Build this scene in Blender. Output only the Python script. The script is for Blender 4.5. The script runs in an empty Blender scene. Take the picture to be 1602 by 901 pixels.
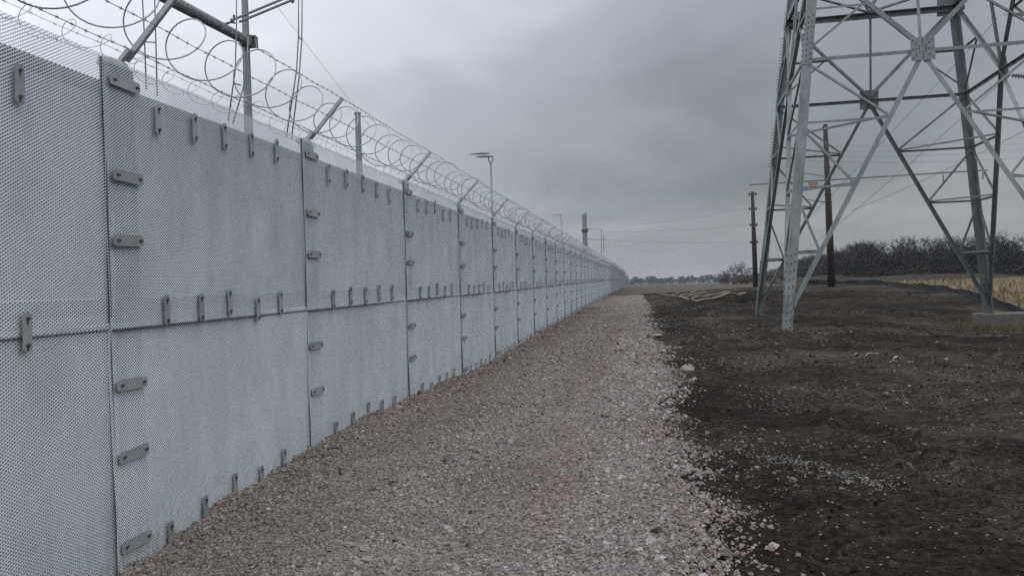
import bpy, math, random
import numpy as np
from mathutils import Matrix, Vector

# ------------------------------------------------------------------ camera, world, sun, exposure
SC = bpy.context.scene
EYE = 1.65
F, CXP, CYP = 1250.0, 801.0, 450.5
ROLL = math.radians(1.72)
cr, sr = math.cos(ROLL), math.sin(ROLL)
cam_d = bpy.data.cameras.new('camera')
cam = bpy.data.objects.new('camera', cam_d)
SC.collection.objects.link(cam)
cam.matrix_world = Matrix(((cr, sr, 0, 0), (0, 0, -1, 0), (-sr, cr, 0, EYE), (0, 0, 0, 1)))
cam_d.sensor_width = 36.0
cam_d.lens = F / 1602 * 36
cam_d.clip_start = 0.05
cam_d.clip_end = 8000
SC.camera = cam

SUN_AZ, SUN_EL = math.radians(115), math.radians(52)
SKY_GAIN = 1.0
w = bpy.data.worlds.new('World'); SC.world = w; w.use_nodes = True
nt = w.node_tree; N = nt.nodes; L = nt.links
N.clear()
def nd(tree, typ, **kw):
    n = tree.nodes.new(typ)
    for k, v in kw.items():
        if k in ('inp',):
            for kk, vv in v.items(): n.inputs[kk].default_value = vv
        else: setattr(n, k, v)
    return n
def math_n(tree, op, a, b=None, c=None):
    n = tree.nodes.new('ShaderNodeMath'); n.operation = op
    for i, v in enumerate((a, b, c)):
        if v is None: continue
        if isinstance(v, (int, float)): n.inputs[i].default_value = v
        else: tree.links.new(v, n.inputs[i])
    return n.outputs[0]
def ramp(tree, fac, stops, interp='EASE'):
    n = tree.nodes.new('ShaderNodeValToRGB'); cr_ = n.color_ramp; cr_.interpolation = interp
    while len(cr_.elements) < len(stops): cr_.elements.new(0.5)
    for e, (p, c) in zip(cr_.elements, stops):
        e.position = p; e.color = c if len(c) == 4 else (*c, 1)
    tree.links.new(fac, n.inputs[0]); return n.outputs[0]
def g3(v, t=0.0):
    return (v * (1 - .03 - t), v, v * (1.045 + t), 1)
def mix(tree, fac, a, b, blend='MIX'):
    n = tree.nodes.new('ShaderNodeMix'); n.data_type = 'RGBA'; n.blend_type = blend
    for s, v in ((0, fac), (6, a), (7, b)):
        if isinstance(v, (int, float, tuple)): n.inputs[s].default_value = v
        else: tree.links.new(v, n.inputs[s])
    return n.outputs[2]

sky = nd(nt, 'ShaderNodeTexSky', sky_type='NISHITA', sun_disc=False)
sky.sun_elevation = SUN_EL; sky.sun_rotation = SUN_AZ
sky.air_density = 1.5; sky.dust_density = 3.0
tc = nd(nt, 'ShaderNodeTexCoord')
sep = nd(nt, 'ShaderNodeSeparateXYZ'); L.new(tc.outputs['Generated'], sep.inputs[0])
zc = math_n(nt, 'MAXIMUM', sep.outputs[2], 0.0)
den = math_n(nt, 'ADD', zc, 0.16)
px = math_n(nt, 'DIVIDE', sep.outputs[0], den); py = math_n(nt, 'DIVIDE', sep.outputs[1], den)
cmb = nd(nt, 'ShaderNodeCombineXYZ'); L.new(px, cmb.inputs[0]); L.new(py, cmb.inputs[1])
mp = nd(nt, 'ShaderNodeMapping'); mp.inputs['Location'].default_value = (3.1, 7.4, 1.7)
mp.inputs['Scale'].default_value = (0.62, 0.45, 1)
L.new(cmb.outputs[0], mp.inputs[0])
nz = nd(nt, 'ShaderNodeTexNoise', inp={'Scale': 1.0, 'Detail': 6.0, 'Roughness': 0.45, 'Distortion': 0.35})
L.new(mp.outputs[0], nz.inputs['Vector'])
nz2 = nd(nt, 'ShaderNodeTexNoise', inp={'Scale': 2.6, 'Detail': 5.0, 'Roughness': 0.5, 'Distortion': 0.6})
L.new(mp.outputs[0], nz2.inputs['Vector'])
cl = math_n(nt, 'ADD', math_n(nt, 'MULTIPLY', nz.outputs[0], 0.8), math_n(nt, 'MULTIPLY', nz2.outputs[0], 0.2))
cloud = ramp(nt, cl, [(0.30, g3(.275, .045)), (0.44, g3(.37, .04)), (0.55, g3(.485, .028)), (0.68, g3(.61, .018))])
# an overcast dome is brighter overhead than at the horizon, and the layer thins towards the north-west
sd = Vector((math.sin(SUN_AZ) * math.cos(SUN_EL), math.cos(SUN_AZ) * math.cos(SUN_EL), math.sin(SUN_EL)))
dome = math_n(nt, 'ADD', 0.72, math_n(nt, 'MULTIPLY', zc, 1.15))
side = math_n(nt, 'MAXIMUM', math_n(nt, 'ADD', .93, math_n(nt, 'MULTIPLY', sep.outputs[0], -0.78)), .60)
lum = math_n(nt, 'MULTIPLY', dome, side)
cl3 = nd(nt, 'ShaderNodeCombineXYZ')
for i in range(3): L.new(lum, cl3.inputs[i])
cloud = mix(nt, 1.0, cloud, cl3.outputs[0], 'MULTIPLY')
# thinner, paler veil low over the horizon
hz = ramp(nt, zc, [(0.0, (1,) * 3), (0.035, (0.8,) * 3), (0.11, (0,) * 3)])
cloud = mix(nt, math_n(nt, 'MULTIPLY', hz, 0.75), cloud, (.262, .276, .295, 1))
lp = mix(nt, 0.06, cloud, sky.outputs[0])
bg = nd(nt, 'ShaderNodeBackground'); L.new(lp, bg.inputs[0]); bg.inputs[1].default_value = SKY_GAIN
# the physical sky is very bright: scale it before mixing
sk = nd(nt, 'ShaderNodeVectorMath', operation='SCALE'); L.new(sky.outputs[0], sk.inputs[0]); sk.inputs['Scale'].default_value = 0.10
for l in list(nt.links):
    if l.to_node == lp.node and l.from_node == sky: nt.links.remove(l)
L.new(sk.outputs[0], lp.node.inputs[7])
wo = nd(nt, 'ShaderNodeOutputWorld'); L.new(bg.outputs[0], wo.inputs[0])

sun_d = bpy.data.lights.new('sun', 'SUN'); sun = bpy.data.objects.new('sun', sun_d)
SC.collection.objects.link(sun)
sun_d.energy = 0.9; sun_d.angle = math.radians(60); sun_d.color = (1, .97, .93)
sun.rotation_euler = (-sd).to_track_quat('-Z', 'Y').to_euler()
SC.view_settings.view_transform = 'Standard'; SC.view_settings.look = 'None'
SC.view_settings.exposure = 0.45; SC.view_settings.gamma = 1.0
SC.view_settings.use_curve_mapping = False
SC.render.engine = 'CYCLES'
SC.cycles.max_bounces = 6; SC.cycles.diffuse_bounces = 3; SC.cycles.glossy_bounces = 3
SC.cycles.transparent_max_bounces = 8
SC.cycles.use_denoising = False

random.seed(11); RNG = np.random.default_rng(11)
COL = SC.collection

# ------------------------------------------------------------------ helpers
def tag(o, label=None, cat=None, group=None, kind=None):
    if label: o['label'] = label
    if cat: o['category'] = cat
    if group: o['group'] = group
    if kind: o['kind'] = kind
    return o
def empty(name, loc, label=None, cat=None, group=None):
    o = bpy.data.objects.new(name, None); COL.objects.link(o); o.location = loc
    o.empty_display_size = .2
    return tag(o, label, cat, group)
def mesh_np(name, verts, faces, smooth=False):
    """faces: (n,3) or (n,4) int array, or list of such arrays"""
    if not isinstance(faces, list): faces = [faces]
    me = bpy.data.meshes.new(name)
    verts = np.asarray(verts, dtype=np.float32)
    me.vertices.add(len(verts)); me.vertices.foreach_set('co', verts.ravel())
    tot = sum(f.size for f in faces); npol = sum(len(f) for f in faces)
    me.loops.add(tot); me.polygons.add(npol)
    me.loops.foreach_set('vertex_index', np.concatenate([np.asarray(f, dtype=np.int32).ravel() for f in faces]))
    sizes = np.concatenate([np.full(len(f), f.shape[1], dtype=np.int32) for f in faces])
    st = np.concatenate(([0], np.cumsum(sizes)[:-1])).astype(np.int32)
    me.polygons.foreach_set('loop_start', st)
    try: me.polygons.foreach_set('loop_total', sizes)
    except Exception: pass
    me.polygons.foreach_set('use_smooth', np.full(npol, smooth))
    me.update(calc_edges=True)
    me.validate()
    return me
class MB:
    def __init__(s): s.v = []; s.f4 = []; s.f3 = []; s.n = 0
    def add(s, v, f4=(), f3=()):
        b = s.n
        s.v.extend([tuple(p) for p in v]); s.n += len(v)
        s.f4.extend([tuple(i + b for i in f) for f in f4]); s.f3.extend([tuple(i + b for i in f) for f in f3])
        return s
    def obox(s, c, ax, ay, az, h):
        c = Vector(c); vs = []
        for k in (-1, 1):
            for j in (-1, 1):
                for i in (-1, 1):
                    vs.append(c + ax * (i * h[0]) + ay * (j * h[1]) + az * (k * h[2]))
        return s.add(vs, [(0, 2, 3, 1), (4, 5, 7, 6), (0, 1, 5, 4), (2, 6, 7, 3), (0, 4, 6, 2), (1, 3, 7, 5)])
    def box(s, c, h): return s.obox(c, Vector((1, 0, 0)), Vector((0, 1, 0)), Vector((0, 0, 1)), h)
    def tube(s, p0, p1, r0, r1=None, n=8, cap=True):
        return s.path([p0, p1], [r0, r1 if r1 is not None else r0], n, cap)
    def path(s, pts, rad, n=6, cap=True):
        pts = [Vector(p) for p in pts]
        if isinstance(rad, (int, float)): rad = [rad] * len(pts)
        vs = []; f = []
        ref = None
        for i, p in enumerate(pts):
            t = (pts[min(i + 1, len(pts) - 1)] - pts[max(i - 1, 0)]).normalized()
            if ref is None:
                ref = Vector((0, 0, 1)) if abs(t.z) < .9 else Vector((1, 0, 0))
            a = (ref - t * ref.dot(t)).normalized(); b = t.cross(a); ref = a
            for k in range(n):
                an = 2 * math.pi * k / n
                vs.append(p + (a * math.cos(an) + b * math.sin(an)) * rad[i])
            if i:
                o = (i - 1) * n
                for k in range(n): f.append((o + k, o + (k + 1) % n, o + n + (k + 1) % n, o + n + k))
        f3 = []
        if cap:
            c0 = len(vs); vs.append(pts[0]); c1 = len(vs); vs.append(pts[-1]); o = (len(pts) - 1) * n
            for k in range(n):
                f3.append((c0, (k + 1) % n, k)); f3.append((c1, o + k, o + (k + 1) % n))
        return s.add(vs, f, f3)
    def angle(s, p0, p1, u, v, wd, t, wv=None):
        """rolled steel angle from p0 to p1: flanges along u and v starting from the heel line p0-p1"""
        p0 = Vector(p0); p1 = Vector(p1); ax = (p1 - p0).normalized()
        u = Vector(u); u = (u - ax * u.dot(ax)).normalized()
        v = Vector(v); v = v - ax * v.dot(ax); v = (v - u * v.dot(u)).normalized()
        wv = wv or wd
        prof = [(0, 0), (wd, 0), (wd, t), (t, t), (t, wv), (0, wv)]
        vs = [p + u * a + v * b for p in (p0, p1) for a, b in prof]
        f = [(i, (i + 1) % 6, 6 + (i + 1) % 6, 6 + i) for i in range(6)]
        f += [(0, 3, 2, 1), (0, 5, 4, 3), (6, 7, 8, 9), (6, 9, 10, 11)]
        return s.add(vs, f)
    def mesh(s, name, smooth=False):
        fs = []
        if s.f4: fs.append(np.array(s.f4, dtype=np.int32))
        if s.f3: fs.append(np.array(s.f3, dtype=np.int32))
        return mesh_np(name, np.array([tuple(p) for p in s.v]), fs, smooth)
    def build(s, name, mat, parent=None, smooth=False, loc=None):
        return mk(name, s.mesh(name, smooth), mat, parent, loc)
def mk(name, me, mat, parent=None, loc=None):
    o = bpy.data.objects.new(name, me); COL.objects.link(o)
    if mat and not me.materials:
        for m in (mat if isinstance(mat, (list, tuple)) else [mat]): me.materials.append(m)
    if parent: o.parent = parent
    if loc is not None: o.location = loc
    return o
def inst(name, me, parent=None, mw=None):
    o = bpy.data.objects.new(name, me); COL.objects.link(o)
    if parent: o.parent = parent
    if mw is not None: o.matrix_local = mw
    return o

def _hash(ix, iy, seed):
    h = (ix.astype(np.int64) * 374761393 + iy.astype(np.int64) * 668265263 + seed * 1442695041) & 0xFFFFFFFF
    h = ((h ^ (h >> 13)) * 1274126177) & 0xFFFFFFFF
    h = h ^ (h >> 16)
    return (h & 0xFFFFFF) / float(0xFFFFFF)
def vnoise(x, y, seed=0):
    x = np.asarray(x, dtype=float); y = np.asarray(y, dtype=float)
    ix = np.floor(x); iy = np.floor(y); fx = x - ix; fy = y - iy
    fx = fx * fx * (3 - 2 * fx); fy = fy * fy * (3 - 2 * fy)
    a = _hash(ix, iy, seed); b = _hash(ix + 1, iy, seed); c = _hash(ix, iy + 1, seed); d = _hash(ix + 1, iy + 1, seed)
    return (a * (1 - fx) + b * fx) * (1 - fy) + (c * (1 - fx) + d * fx) * fy - .5
def fbm(x, y, oct=4, seed=0, gain=.5):
    s = 0; a = 1.0; f = 1.0
    for k in range(oct):
        s = s + a * vnoise(x * f + 17.3 * k, y * f - 9.1 * k, seed + k); a *= gain; f *= 2.03
    return s

# ------------------------------------------------------------------ terrain shape
WX0, WT = -3.47, 0.159                     # wall line X = WX0 + WT*Y
WA = math.atan(WT); WD = Vector((math.sin(WA), math.cos(WA), 0)); WN = Vector((math.cos(WA), -math.sin(WA), 0))
def wallx(Y): return WX0 + WT * np.asarray(Y, dtype=float)
TOPY = np.array([0, 5, 12, 20, 37, 77, 114, 178, 240, 300, 360.])
TOPZ = np.array([3.24, 3.25, 3.31, 3.37, 3.54, 3.85, 4.18, 4.3, 3.75, 2.9, 2.2])
def ztop(Y): return np.interp(Y, TOPY, TOPZ)
PATHW = 3.9
PY = np.array([-5, 5, 8, 12, 20, 37, 77, 114, 178, 240, 300, 360.])
PZ = np.array([-.03, -.03, 0, 0, .02, .12, .45, .72, .8, .25, -.6, -1.2])
ctrl = []
for Y in (-4, 2, 6, 10, 15, 22, 30, 40, 55, 77, 100, 130, 178, 240, 300, 360):
    z = float(np.interp(Y, PY, PZ))
    for dx in (-6, -.5, 2, 4.2): ctrl.append((float(wallx(Y)) + dx, Y, z))
ctrl += [(4, 0, 0), (12, 0, 0), (4, 5, 0), (8, 8, 0), (15, 8, -.02), (15, 15, -.08), (24, 14, -.3), (5, 14, .0), (9, 18, 0),
         (8.9, 26.4, -.02), (10.9, 35.8, .05), (18.3, 24.4, -.4), (20.3, 33.9, -.66), (26, 34, -.75), (23.5, 36.5, -.4), (24.3, 40.5, -.05),
         (25.7, 46, .40), (27.7, 55, .66), (28.8, 72, 1.1), (23, 72, 1.1), (15, 60, .90), (12.5, 50, .5), (19, 66, 1.0),
         (34, 80, .95), (51, 80, .72), (39, 70, .68), (33, 50, .38), (30, 40, -.15), (96, 150, .85), (60, 120, .75), (35, 120, .5), (130, 195, 1.0), (120, 250, 4.2), (105, 232, 2.4), (160, 235, 4.5), (150, 300, 6.0), (190, 300, 6), (190, 440, 6.0), (185, 520, 6.0), (250, 640, 7),
         (45, 160, .2), (60, 300, .5), (90, 300, .6), (150, 440, 1.4), (60, 500, .5), (200, 600, 1.5), (100, 1000, .5), (300, 1500, .5), (-100, 1500, 0), (500, 1000, 1),
         (-60, 20, 0), (-60, 100, .3), (-60, 300, 0), (-300, 600, 0), (200, 60, .5), (200, 0, 0), (300, 250, 1.5), (-200, -50, 0), (200, -50, 0), (0, -50, 0), (-800, 2500, 0), (900, 2500, .5), (0, 2500, .4)]
ctrl = np.array(ctrl, dtype=float)
def _warp(P):
    r = np.sqrt(P[:, 0] ** 2 + P[:, 1] ** 2) + 6.0
    return P[:, :2] * (np.log(r / 4.0) / r)[:, None]
_cw = _warp(ctrl)
_D = np.sqrt(((_cw[:, None] - _cw[None]) ** 2).sum(2)); _K = np.sqrt(_D ** 2 + .02 ** 2)
_Wt = np.linalg.solve(_K + 1e-6 * np.eye(len(ctrl)), ctrl[:, 2])
def hbase(X, Y):
    X = np.atleast_1d(np.asarray(X, dtype=float)); Y = np.atleast_1d(np.asarray(Y, dtype=float)); sh = X.shape
    P = np.stack([X.ravel(), Y.ravel()], 1); out = np.empty(len(P))
    Pw = _warp(P)
    for a in range(0, len(P), 20000):
        q = Pw[a:a + 20000]
        d = np.sqrt(((q[:, None] - _cw[None]) ** 2).sum(2) + .02 ** 2); out[a:a + 20000] = d @ _Wt
    return out.reshape(sh)
def edge_off(Y):
    Y = np.asarray(Y, dtype=float)
    return PATHW + .55 * fbm(Y * .55, Y * 0 + 3.3, 3, 21) + .22 * fbm(Y * 2.7, Y * 0 + 8.3, 3, 22)
def sstep(a, b, x):
    t = np.clip((x - a) / (b - a), 0, 1); return t * t * (3 - 2 * t)
def bank(X, Y):
    d = X - wallx(Y)
    b = np.interp(Y, [3.5, 4.5, 5.3, 6, 6.4, 7.8, 8.3, 11.8, 15.6, 19.7, 30, 60], [-.32, -.24, -.15, -.09, -.06, .02, .05, .07, -.05, -.07, .0, .03]) + .05 * fbm(Y * 1.3, d * .0 + 2, 3, 31) + .05 * fbm(Y * 4.5, d * .0 + 5, 3, 33)
    return b * np.exp(-(np.clip(d, 0, 9) / .8) ** 1.5)
def height(X, Y, rough=True):
    X = np.atleast_1d(np.asarray(X, dtype=float)); Y = np.atleast_1d(np.asarray(Y, dtype=float))
    h = hbase(X, Y) + bank(X, Y) * sstep(400, 150, Y)
    d = X - wallx(Y) - edge_off(Y)
    dist = np.sqrt(X ** 2 + Y ** 2)
    m = sstep(.0, .7, d) * sstep(160, 70, dist)
    h = h - .05 * sstep(-.1, .5, d) * sstep(160, 60, dist)
    if rough:
        h = h + m * (.16 * fbm(X * .22, Y * .30, 3, 3) + .05 * fbm(X * 1.3, Y * 1.3, 3, 4) + .055 * np.abs(fbm(X * 3.6, Y * 3.6, 4, 5)) * (.35 + 1.3 * sstep(-.1, .15, fbm(X * .35, Y * .7, 2, 15))))
        # churned, cloddy strips and wheel ruts running along the path edge and across towards the tower
        for (ox, wd, am, sd_) in ((.9, .28, .05, 6), (2.7, .26, .06, 6), (5.2, .28, .06, 7), (7.0, .28, .06, 7), (9.6, .3, .05, 8)):
            q = d - ox - 1.6 * fbm(Y * .12, Y * 0 + sd_, 2, sd_)
            h = h + m * (-am * np.exp(-(q / (wd * .45)) ** 2) + am * .8 * np.exp(-((np.abs(q) - wd) / (wd * .5)) ** 2) * (1 + 1.8 * fbm(X * 3.4, Y * 3.4, 3, 40 + sd_)))
            h = h + m * .02 * np.sin(Y * 19 + q * 9) * np.exp(-(q / (wd * .6)) ** 2) * sstep(22, 12, Y)
        mound = np.exp(-((X - 17) / 8) ** 2 - ((Y - 47) / 9) ** 2)
        h = h + mound * (.34 + .6 * fbm(X * .55, Y * .4, 4, 51))
        h = h + (1 - sstep(-.3, .3, d)) * sstep(60, 30, Y) * .035 * fbm(X * 1.7, Y * 1.2, 4, 61)
    return h
def hz1(X, Y): return float(height(np.array([X]), np.array([Y]))[0])
def ray(x, y):
    u = x - CXP; v = CYP - y
    return Vector(((u * cr + v * sr) / F, 1.0, (-u * sr + v * cr) / F))
def at(x, y, Y):
    r = ray(x, y); return Vector((r.x * Y, Y, EYE + r.z * Y))
def on_ground(x, y, y0=3, y1=140):
    r = ray(x, y); Ys = np.linspace(y0, y1, 3000)
    g = EYE + r.z * Ys - height(r.x * Ys, Ys)
    k = np.argmax(g < 0) if (g < 0).any() else len(Ys) - 1
    Yh = Ys[k]; return Vector((r.x * Yh, Yh, hz1(r.x * Yh, Yh)))

# ------------------------------------------------------------------ materials
def new_mat(name):
    m = bpy.data.materials.new(name); m.use_nodes = True
    t = m.node_tree; b = t.nodes['Principled BSDF']; return m, t, b
def noise(t, scale, detail=4, rough=.55, vec=None, dist=0):
    n = nd(t, 'ShaderNodeTexNoise', inp={'Scale': scale, 'Detail': detail, 'Roughness': rough, 'Distortion': dist})
    if vec is not None: t.links.new(vec, n.inputs['Vector'])
    return n.outputs[0]
def objco(t, scale=(1, 1, 1), gen='Object'):
    c = nd(t, 'ShaderNodeTexCoord'); m = nd(t, 'ShaderNodeMapping'); m.inputs['Scale'].default_value = scale
    t.links.new(c.outputs[gen], m.inputs[0]); return m.outputs[0]
def bump(t, b, h, strength=.4, dist=.02):
    n = nd(t, 'ShaderNodeBump', inp={'Strength': strength, 'Distance': dist}); t.links.new(h, n.inputs['Height'])
    t.links.new(n.outputs[0], b.inputs['Normal'])
def metal(name, c1, c2, rough=.5, met=.6, scale=6, bmp=.05, sc=(1, 1, 1), stain=None, vary=0.0, mud=None):
    m, t, b = new_mat(name); co = objco(t, sc)
    n = noise(t, scale, 5, .6, co); n2 = noise(t, scale * 7, 3, .5, co)
    f = math_n(t, 'ADD', math_n(t, 'MULTIPLY', n, .7), math_n(t, 'MULTIPLY', n2, .3))
    col = ramp(t, f, [(.35, c1), (.65, c2)], 'LINEAR')
    if stain:
        s = noise(t, scale * .6, 4, .6, objco(t, (sc[0] * 1.3, sc[1] * 1.3, sc[2] * .5)))
        col = mix(t, ramp(t, s, [(.55, (0,) * 3), (.75, (.6,) * 3)]), col, (*stain, 1))
    if mud:
        tcm = nd(t, 'ShaderNodeTexCoord'); sm = nd(t, 'ShaderNodeSeparateXYZ'); t.links.new(tcm.outputs['Object'], sm.inputs[0])
        low = ramp(t, sm.outputs[2], [(.30, (1,) * 3), (.62, (.45,) * 3), (.95, (0,) * 3)], 'LINEAR')
        spl = ramp(t, noise(t, 9, 6, .75, objco(t, (1, 1, .6))), [(.42, (0,) * 3), (.66, (1,) * 3)])
        col = mix(t, math_n(t, 'MULTIPLY', math_n(t, 'MULTIPLY', low, spl), .75), col, (*mud, 1))
    if vary:
        oi = nd(t, 'ShaderNodeObjectInfo'); k = math_n(t, 'ADD', 1 - vary, math_n(t, 'MULTIPLY', oi.outputs['Random'], 2 * vary))
        kc = nd(t, 'ShaderNodeCombineXYZ')
        for i in range(3): t.links.new(k, kc.inputs[i])
        col = mix(t, 1.0, col, kc.outputs[0], 'MULTIPLY')
    t.links.new(col, b.inputs['Base Color'])
    b.inputs['Metallic'].default_value = met
    t.links.new(math_n(t, 'ADD', math_n(t, 'MULTIPLY', n, .25), rough - .12), b.inputs['Roughness'])
    if bmp: bump(t, b, n2, bmp, .01)
    return m
M = {}
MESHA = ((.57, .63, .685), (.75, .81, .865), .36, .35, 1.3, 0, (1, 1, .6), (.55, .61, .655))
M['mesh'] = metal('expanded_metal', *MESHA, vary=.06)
M['meshlo'] = metal('expanded_metal_splashed', *MESHA, vary=.06, mud=(.26, .225, .185))
M['backing'] = metal('grey_backing_board', (.35, .40, .445), (.52, .575, .625), .75, 0, 1.6, .05, (1.6, 1.6, .8), stain=(.28, .305, .32), vary=.08)
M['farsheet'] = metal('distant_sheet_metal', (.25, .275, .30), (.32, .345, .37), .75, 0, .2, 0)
M['rail'] = metal('rail_steel', (.16, .172, .185), (.22, .235, .25), .7, .1, 3)
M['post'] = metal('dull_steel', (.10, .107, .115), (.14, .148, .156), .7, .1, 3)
M['clip'] = metal('clip_steel', (.33, .35, .365), (.44, .46, .475), .45, .5, 7, .05, stain=(.235, .23, .22), vary=.14)
M['bolt'] = metal('bolt_steel', (.09, .09, .095), (.16, .16, .165), .5, .7, 20)
M['galv'] = metal('galvanised_steel', (.36, .38, .395), (.50, .525, .54), .42, .4, 9, .05)
M['cap'] = metal('pale_cap', (.42, .43, .42), (.54, .55, .53), .7, 0, 6, .1)
M['wire'] = metal('wire_steel', (.26, .275, .29), (.44, .46, .48), .4, .75, 12, 0)
M['thinwire'] = metal('cable', (.05, .05, .055), (.09, .09, .095), .6, .3, 2, 0)
M['tower'] = metal('weathered_galvanised', (.15, .172, .173), (.285, .312, .312), .55, .35, 2.4, .08, (1, 1, .45), stain=(.105, .11, .098))
M['pole'] = metal('grey_pole_steel', (.21, .225, .24), (.30, .315, .33), .5, .4, 2, .03)
M['rust'] = metal('weathering_steel', (.028, .021, .0185), (.052, .039, .034), .85, 0, 1.5, .1, (2, 2, .4))
M['white'] = metal('porcelain', (.5, .5, .5), (.62, .62, .62), .3, 0, 4, 0)
M['black'] = metal('black_fabric', (.004, .0045, .005), (.012, .014, .016), .85, 0, 3, .3, (1, 1, 3))
M['conc'] = metal('concrete', (.105, .098, .086), (.155, .147, .13), .9, 0, 5, .25, stain=(.08, .072, .06))
M['timber'] = metal('pale_timber', (.19, .16, .12), (.30, .26, .205), .85, 0, 4, .15, (1, 1, 1))
M['stake'] = metal('weathered_stake', (.10, .085, .065), (.17, .145, .115), .9, 0, 4, .1)
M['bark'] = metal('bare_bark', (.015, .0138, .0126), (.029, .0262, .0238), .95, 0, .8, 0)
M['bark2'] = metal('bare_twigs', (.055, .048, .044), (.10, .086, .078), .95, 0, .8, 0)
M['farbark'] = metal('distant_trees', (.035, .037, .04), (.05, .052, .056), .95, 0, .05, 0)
M['stub'] = metal('corn_stubble', (.20, .15, .085), (.40, .32, .19), .95, 0, .8, 0)
M['grass'] = metal('dry_grass', (.10, .08, .052), (.18, .146, .095), .95, 0, 2, 0)
M['rock'] = metal('pale_limestone', (.24, .23, .21), (.36, .345, .32), .9, 0, 9, .4)

# soil
m, t, b = new_mat('dark_soil'); M['soil'] = m
co = objco(t)
n1 = noise(t, .22, 5, .6, objco(t, (.55, 1.5, 1)), .9); n2 = noise(t, 2.6, 6, .65, co); n3 = noise(t, 22, 4, .6, co); n4 = noise(t, .9, 4, .6, co, .8)
f = math_n(t, 'ADD', math_n(t, 'MULTIPLY', n1, .55), math_n(t, 'ADD', math_n(t, 'MULTIPLY', n4, .3), math_n(t, 'MULTIPLY', n2, .15)))
col = ramp(t, f, [(.38, (.020, .0162, .0132)), (.46, (.034, .0275, .0225)), (.54, (.056, .0448, .0358)), (.62, (.084, .0675, .0545))], 'LINEAR')
n5 = noise(t, 7, 6, .7, objco(t, (.8, 1.5, 1)), .5); n6 = noise(t, 70, 3, .6, co)
col = mix(t, .85, col, ramp(t, n5, [(.36, (.45,) * 3), (.64, (1.6,) * 3)]), 'MULTIPLY')
col = mix(t, .85, col, ramp(t, n3, [(.32, (.4,) * 3), (.68, (1.6,) * 3)]), 'MULTIPLY')
col = mix(t, .7, col, ramp(t, n6, [(.35, (.5,) * 3), (.65, (1.5,) * 3)]), 'MULTIPLY')
da = nd(t, 'ShaderNodeAttribute', attribute_name='damp')
col = mix(t, math_n(t, 'MULTIPLY', da.outputs['Fac'], .85), col, mix(t, 1.0, col, (.40, .375, .35, 1), 'MULTIPLY'))
vo = nd(t, 'ShaderNodeTexVoronoi', inp={'Scale': 30.0, 'Randomness': 1.0}); t.links.new(co, vo.inputs['Vector'])
sep2 = nd(t, 'ShaderNodeSeparateColor'); t.links.new(vo.outputs['Color'], sep2.inputs[0])
chip = math_n(t, 'MULTIPLY', math_n(t, 'GREATER_THAN', sep2.outputs[0], .93), math_n(t, 'LESS_THAN', vo.outputs['Distance'], .33))
chip = math_n(t, 'MULTIPLY', chip, math_n(t, 'GREATER_THAN', n4, .49))
col = mix(t, chip, col, (.20, .185, .165, 1))
t.links.new(col, b.inputs['Base Color']); b.inputs['Roughness'].default_value = .95; b.inputs['Specular IOR Level'].default_value = .15
bump(t, b, math_n(t, 'ADD', math_n(t, 'MULTIPLY', n5, .7), math_n(t, 'MULTIPLY', n3, .35)), 1.0, .07)
# field
m, t, b = new_mat('stubble_field_soil'); M['field'] = m
co = objco(t); n1 = noise(t, .03, 4, .6, co); n2 = noise(t, 1.2, 5, .7, objco(t, (1, .35, 1)))
col = ramp(t, math_n(t, 'ADD', math_n(t, 'MULTIPLY', n1, .4), math_n(t, 'MULTIPLY', n2, .6)), [(.3, (.075, .063, .048)), (.5, (.135, .115, .088)), (.7, (.20, .172, .13))], 'LINEAR')
t.links.new(col, b.inputs['Base Color']); b.inputs['Roughness'].default_value = 1; b.inputs['Specular IOR Level'].default_value = .1
# distant farmland, bare and a little darker than the stubble
m, t, b = new_mat('bare_farmland'); M['farfield'] = m
n1 = noise(t, .012, 5, .65, objco(t, (1, .3, 1)))
t.links.new(ramp(t, n1, [(.3, (.075, .063, .051)), (.5, (.105, .090, .073)), (.7, (.14, .122, .099))], 'LINEAR'), b.inputs['Base Color']); b.inputs['Roughness'].default_value = 1; b.inputs['Specular IOR Level'].default_value = .1
# gravel bed
m, t, b = new_mat('crushed_stone_bed'); M['gravel'] = m
co = objco(t)
vo = nd(t, 'ShaderNodeTexVoronoi', inp={'Scale': 38.0, 'Randomness': 1.0}); t.links.new(co, vo.inputs['Vector'])
sp = nd(t, 'ShaderNodeSeparateColor'); t.links.new(vo.outputs['Color'], sp.inputs[0])
nb = noise(t, .8, 5, .6, co, .4); nr = noise(t, .35, 4, .6, objco(t, (1.3, .55, 1)), .5)
col = ramp(t, sp.outputs[0], [(0, (.10, .086, .078)), (.5, (.205, .183, .168)), (.85, (.285, .258, .238)), (1, (.36, .332, .308))], 'LINEAR')
col = mix(t, .7, col, ramp(t, nb, [(.3, (.6,) * 3), (.7, (1.25,) * 3)]), 'MULTIPLY')
col = mix(t, ramp(t, nr, [(.56, (0,) * 3), (.70, (.4,) * 3)]), col, (.14, .098, .085, 1))
t.links.new(col, b.inputs['Base Color']); b.inputs['Roughness'].default_value = .95; b.inputs['Specular IOR Level'].default_value = .2
bump(t, b, math_n(t, 'SUBTRACT', 1.0, vo.outputs['Distance']), .8, .02)
# stones with their own colours
m, t, b = new_mat('crushed_stone'); M['stone'] = m
at_ = nd(t, 'ShaderNodeAttribute', attribute_name='stone_colour')
nn = noise(t, 60, 3, .6, objco(t))
col = mix(t, .6, at_.outputs['Color'], ramp(t, nn, [(.3, (.65,) * 3), (.7, (1.2,) * 3)]), 'MULTIPLY')
t.links.new(col, b.inputs['Base Color']); b.inputs['Roughness'].default_value = .92; b.inputs['Specular IOR Level'].default_value = .2

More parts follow.
